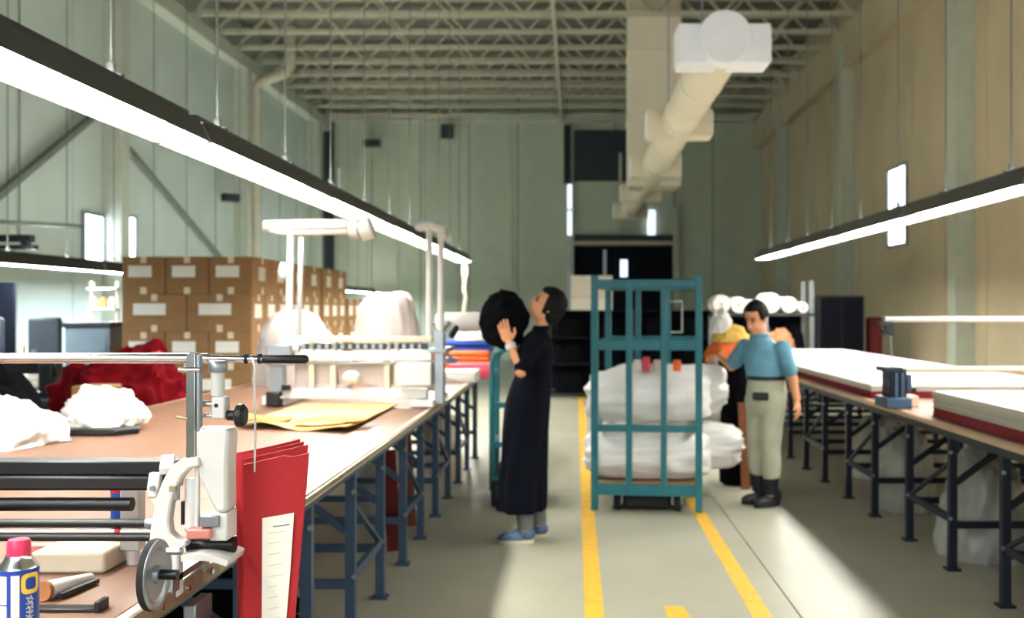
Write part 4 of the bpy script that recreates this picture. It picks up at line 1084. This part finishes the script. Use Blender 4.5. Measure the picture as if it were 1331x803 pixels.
# overhead dark rails above the sewing benches
t = thing('overhead_track', 'dark overhead track bars hanging above the sewing benches', 'track', (-6.3, 11.2, 2.3))
MB().box(-7.0, -6.05, 11.1, 11.2, 2.25, 2.33).build('track_bar', 'blackm', t); MB().box(-7.0, -5.95, 11.0, 11.08, 2.16, 2.21).build('track_bar', 'blackm', t)
MB().tube([(-7.2, 11.15, 2.52), (-5.5, 11.15, 2.42)], .025, 8).build('conduit', 'brace', t)
for x in (-6.8, -6.2): MB().tube([(x, 11.15, 2.3), (x, 11.15, 7.16)], .01, 6).build('hanger', 'brace', t)
for x in (-6.75, -6.1): MB().box(x - .03, x + .03, 11.04, 11.16, 2.19, 2.27).build('link', 'blackm', t)
heap('dark_bundle', (-3.8, 6.3, 0), (.5, .4, 1.13), 95, 'blackcloth', 'tall dark cloth bundle on the floor behind the white garment heap', 'bundle', amp=.1, sq=1.6)
tag(MB().box(-3.28, -3.06, 6.5, 6.75, 0, 1.0).build('carton_offcut', 'carton', bevel=.01), 'tall narrow brown carton standing between the dark bundle and red heap', 'carton')

# ------------------------------------------------------------------ people
def hand(mb, wrist, d, nrm, thumb, size=1.0, curl=.5):
    """palm and five fingers: d points along the hand, nrm out of the palm, thumb = side direction of the thumb"""
    d = Vector(d).normalized(); nrm = Vector(nrm); nrm = (nrm - d * nrm.dot(d)).normalized()
    sd = Vector(thumb); sd = (sd - d * sd.dot(d) - nrm * sd.dot(nrm)).normalized()
    R = Matrix((sd, d, nrm)).transposed(); k = size
    w_ = Vector(wrist)
    mb.ell(w_ + d * .045 * k, (.040 * k, .052 * k, .017 * k), 16, 10, R=R)
    for i, (o, L) in enumerate(((.030, .070), (.010, .078), (-.010, .072), (-.029, .056))):
        b = w_ + d * .075 * k + sd * o * k
        a1 = curl * .6; a2 = curl * 1.6
        d1 = (d * math.cos(a1) + nrm * math.sin(a1) + sd * o * 2.2).normalized()
        d2 = (d * math.cos(a2) + nrm * math.sin(a2) + sd * o * 1.0).normalized()
        m1 = b + d1 * L * .55 * k
        mb.caps([b, m1, m1 + d2 * L * .5 * k], [.0095 * k, .0088 * k, .0075 * k], 8)
    b = w_ + d * .02 * k + sd * .028 * k
    m1 = b + (d * .6 + sd * .8).normalized() * .036 * k
    mb.caps([b, m1, m1 + (d * .9 + sd * .2 + nrm * .4).normalized() * .032 * k], [.012 * k, .0105 * k, .009 * k], 8)
def head_frame(f, up=(0, 0, 1)):
    f = Vector(f).normalized(); l = Vector(up).cross(f).normalized(); u = f.cross(l)
    return f, l, u, Matrix((f, l, u)).transposed()
def head_prims(mb, c, fr, k=1.0):
    f, l, u, R = fr; c = Vector(c)
    mb.ell(c + (f * -.012 + u * .02) * k, (.098 * k, .074 * k, .098 * k), 20, 12, R=R)
    mb.ell(c + (f * .028 - u * .045) * k, (.064 * k, .056 * k, .072 * k), 18, 11, R=R)
    mb.ell(c + (f * .055 - u * .098) * k, (.026 * k, .026 * k, .02 * k), 12, 8, R=R)
def face_prims(mb, c, fr, k=1.0):
    f, l, u, R = fr; c = Vector(c)
    mb.caps([c + (f * .088 + u * .012) * k, c + (f * .101 - u * .030) * k], [.008 * k, .0125 * k], 10)
    for sg in (-1, 1):
        mb.ell(c + (f * .093 - u * .036 + l * .011 * sg) * k, (.01 * k, .009 * k, .008 * k), 8, 6, R=R)
        mb.ell(c + (l * .076 * sg - f * .012 - u * .012) * k, (.02 * k, .008 * k, .033 * k), 12, 8, R=R)
def face_details(c, fr, k, parent):
    f, l, u, R = fr; c = Vector(c)
    for sg in (-1, 1):
        MB().ell(c + (f * .079 + l * .032 * sg + u * .004) * k, (.010 * k, .013 * k, .007 * k), 12, 8, R=R).build('eye', 'hair', parent)
        MB().caps([c + (f * .083 + l * .018 * sg + u * .024) * k, c + (f * .074 + l * .048 * sg + u * .024) * k], .005 * k, 8).build('eyebrow', 'hair', parent)
    MB().ell(c + (f * .088 - u * .066) * k, (.008 * k, .022 * k, .007 * k), 12, 8, R=R).build('mouth', 'pinkmetal', parent)
def hair_mesh(c, fr, k, lower, front, grow=1.0):
    f, l, u, R = fr; c = Vector(c)
    off = Vector((3.1, 1.7, 9.2))
    def fn(d):
        face = max(0, min(1, (d.x - front) * 6)) * max(0, min(1, (.62 - d.z) * 5))
        low = max(0, min(1, (lower - d.z) * 5))
        return (1.0 + .05 * noise.fractal(d * 4 + off, .9, 2.1, 3)) * (1 - .25 * face) * (1 - .3 * low)
    return MB().ell(c + (f * -.016 + u * .022) * k, (.110 * k * grow, .089 * k * grow, .112 * k), 48, 30, R=R, fn=fn)
def shoe(name, heel, toe, w_, h_, m, parent, solem='sole'):
    heel = Vector(heel); toe = Vector(toe); d = toe - heel; L = d.length; d.normalize(); sd = Vector((-d.y, d.x, 0))
    ol = []
    for k in range(24):
        a = 2 * PI * k / 24
        r = w_ * (1.0 + .12 * math.cos(a))
        ol.append(heel + d * (L * .5 + L * .52 * math.cos(a)) + sd * r * math.sin(a) * .5 * 1.1)
    so = MB().prism([Vector((p.x, p.y, 0.0)) for p in ol], (0, 0, .026)).build('sole', solem, parent, bevel=.004)
    R = Matrix((d, sd, Vector((0, 0, 1)))).transposed()
    mb = MB().ell(heel + d * L * .62 + Vector((0, 0, .035)), (L * .42, w_ * .5, .042), 20, 12, R=R)
    mb.ell(heel + d * L * .2 + Vector((0, 0, .03 + h_ * .4)), (L * .26, w_ * .46, h_ * .62), 20, 12, R=R)
    for v in mb.v: v.z = max(v.z, .024)
    return mb.build(name, m, parent)
def ring_of(loft, y):
    pass

# --- woman in black beside the gantry
YW = 6.5
def W(px, py, dy=0.0): return P(px, py, YW) + Vector((0, dy, 0))
w0 = W(686, 0); t = thing('person', 'person in a long black dress looking up and holding a black bundle by the gantry', 'person', (w0.x, YW, 0))
fr = head_frame((-.86, -.12, .42)); hc = W(711, 397, .0); HK = .98
b = MB()
b.loft([(W(685, 532), .11, .15), (W(688, 505), .105, .14), (W(693, 478), .085, .115), (W(695, 455), .10, .14), (W(697, 440), .075, .13), (W(700, 431), .04, .06)], 24)
b.caps([W(700, 436), W(706, 420), hc + Vector((.0, 0, -.03))], [.052, .047, .05], 14)
head_prims(b, hc, fr, HK)
armL = [W(694, 446, -.15), W(680, 480, -.27), W(665, 443, -.235)]
armR = [W(696, 446, .15), W(674, 474, .26), W(664, 444, .225)]
for A in (armL, armR): b.caps(A, [.046, .037, .026], 14)
legL = [W(683, 535, -.08), W(681, 610, -.08), W(684, 690, -.08)]; legR = [W(690, 535, .08), W(694, 610, .08), W(700, 690, .08)]
for A in (legL, legR): b.caps(A, [.085, .055, .038], 14)
body = remesh(b, .010, 4)
face_prims(body, hc, fr, HK)
hand(body, armL[2], (-.35, .02, .9), (.1, 1, .1), (.8, 0, .3), .95, .35)
hand(body, armR[2], (-.35, -.02, .9), (.1, -1, .1), (.8, 0, .3), .95, .35)
bo = body.build('body', 'skin', t, ang=80)
face_details(hc, fr, HK, bo)
hm = hair_mesh(hc, fr, HK, -.75, .30, 1.05)
f_, l_, u_, R_ = fr
hm.ell(hc + f_ * -.055 - u_ * .04, (.062, .075, .075), 28, 16, R=R_)
hm.build('hair', 'hair', t, ang=80)
d = MB()
d.loft([(W(677, 662), .155, .20), (W(679, 640), .152, .20), (W(681, 600), .148, .195), (W(683, 560), .148, .19), (W(686, 525), .15, .185), (W(689, 505), .135, .17), (W(694, 482), .112, .142), (W(695, 460), .125, .165), (W(697, 445), .105, .175), (W(699, 434), .07, .12), (W(702, 428), .052, .062)], 32)
for A in (armL, armR):
    e = A[0].lerp(A[1], .85)
    d.caps([A[0] + Vector((.01, 0, .01)), e], [.068, .054], 16)
dm = remesh(d, .013, 4)
for v in dm.v:                       # skirt folds
    if v.z < .95:
        a = math.atan2(v.y - YW, v.x - w0.x); k = (.95 - v.z) / .75
        f2 = .016 * k * math.sin(a * 9 + 2.0 * math.sin(v.z * 5)); c0 = Vector((w0.x, YW, v.z)); q = (v - c0); q.z = 0
        if q.length > .05: v += q.normalized() * f2
    else:
        v += Vector((0, 0, 0)) + (Vector((noise.noise(v * 14), noise.noise(v * 13 + Vector((5, 0, 0))), 0)) * .008)
    if v.z < .26 and v.x > w0.x - .1: pass
dm.build('dress', 'dress', t, ang=80)
MB().loft([(W(702, 431), .056, .066), (W(703, 427), .058, .068), (W(704, 423), .053, .062)], 24).build('collar', 'dress', t)
for A in (legL, legR): MB().tube([A[1].lerp(A[2], .45), A[1].lerp(A[2], .92)], [.062, .052], 18).build('trouser_cuff', 'sock', t)
wr = armL[2]; dd = (armL[1] - armL[2]).normalized()
MB().tube([wr + dd * .012, wr + dd * .045], .0335, 16).build('wristband', 'white', t)
for A, toe in ((legL, W(654, 0, -.12)), (legR, W(676, 0, .08))):
    an = A[2]; shoe('shoe', Vector((an.x + .05, an.y, 0)), Vector((an.x - .17, an.y - .02, 0)), .09, .07, 'shoeblue', t)
mb = MB()
c0 = W(655, 417, -.005); off = Vector((7.7, 2.2, 4.1))
def fb(d_): return 1 + .14 * noise.fractal(d_ * 1.7 + off, 1, 2, 3) + .25 * ((.5 - abs(noise.noise(d_ * 2.4 + off))) ** 2 - .12)
mb.ell(c0, (.155, .165, .19), 64, 40, fn=fb)
tag(mb.build('black_bundle', 'blackcloth', ang=80), 'bulky black cloth bundle held up by the person in the black dress', 'bundle')

# --- man in a light blue shirt behind the cart
YM = 7.7
def V(px, py, dy=0.0): return P(px, py, YM) + Vector((0, dy, 0))
m0 = V(995, 0); t = thing('person', 'person in a light blue shirt and khaki trousers reaching over the black bin', 'person', (m0.x, YM, 0))
fr = head_frame((-.64, -.66, -.36)); hc = V(981, 413, -.03); HK = 1.02
b = MB()
b.loft([(V(996, 520), .13, .12), (V(996, 500), .125, .11), (V(995, 480), .125, .11), (V(993, 460), .14, .12), (V(992, 447), .12, .13), (V(990, 438), .06, .07)], 24)
b.caps([V(990, 444), V(986, 430), hc + Vector((.01, .01, -.03))], [.062, .056, .055], 14)
head_prims(b, hc, fr, HK)
armA = [V(1013, 453, -.12), V(1024, 488, -.15), V(1029, 516, -.18)]
armB = [V(972, 452, .13), V(958, 478, .27), V(946, 466, .44)]
for A in (armA, armB): b.caps(A, [.052, .042, .030], 14)
lg1 = [V(1003, 520, -.07), V(999, 570, -.08), V(1001, 642, -.05)]; lg2 = [V(987, 520, .06), V(985, 570, .05), V(989, 638, .09)]
for A in (lg1, lg2): b.caps(A, [.09, .06, .042], 14)
body = remesh(b, .010, 4)
face_prims(body, hc, fr, HK)
hand(body, armA[2], (.15, -.1, -1), (-.7, .4, 0), (-.6, -.9, 0), 1.05, .45)
hand(body, armB[2], (-.55, .8, -.1), (0, -.1, -1), (.6, .5, 0), 1.05, .5)
bo = body.build('body', 'skin', t, ang=80)
face_details(hc, fr, HK, bo)
hair_mesh(hc, fr, HK, -.25, .42, 1.02).build('hair', 'hair', t, ang=80)
sh = MB()
sh.loft([(V(996, 492), .152, .135), (V(996, 482), .160, .140), (V(994, 466), .165, .145), (V(993, 453), .150, .150), (V(991, 444), .10, .12), (V(989, 438), .068, .075)], 32)
for A in (armA, armB): sh.caps([A[0] + Vector((0, 0, .005)), A[0].lerp(A[1], .78)], [.067, .060], 16)
sm = remesh(sh, .012, 4)
for v in sm.v: v += Vector((noise.noise(v * 11), noise.noise(v * 12 + Vector((4, 0, 0))), 0)) * .010
sm.build('shirt', 'shirt', t, ang=80)
MB().loft([(V(990, 441), .068, .075), (V(988, 435), .072, .078), (V(987, 433), .066, .072), (V(988, 438), .062, .068)], 24).build('collar', 'shirt', t)
tr = MB()
tr.loft([(V(996, 538), .12, .11), (V(996, 525), .158, .14), (V(996, 505), .155, .138), (V(996, 489), .145, .128)], 28)
for A in (lg1, lg2): tr.caps([A[0], A[1], A[1].lerp(A[2], .62)], [.098, .074, .070], 16)
tm = remesh(tr, .012, 4)
for v in tm.v: v += Vector((noise.noise(v * 8 + Vector((2, 0, 0))), noise.noise(v * 9), 0)) * .012
tm.build('trousers', 'trousers', t, ang=80)
MB().loft([(V(996, 493), .157, .140), (V(996, 488), .157, .140)], 32).build('belt', 'black', t)
p = V(984, 513, -.13); MB().box(p.x - .06, p.x + .06, p.y - .04, p.y + .02, p.z - .03, p.z + .03).build('belt_pouch', 'black', t, bevel=.012)
for A in (lg1, lg2):
    an = A[2]
    MB().tube([A[1].lerp(A[2], .55), Vector((an.x, an.y, .09))], [.066, .052], 18).build('boot_shaft', 'shoe', t)
    shoe('boot', Vector((an.x + .07, an.y + .04, 0)), Vector((an.x - .14, an.y - .10, 0)), .1, .11, 'shoe', t, 'rubber')
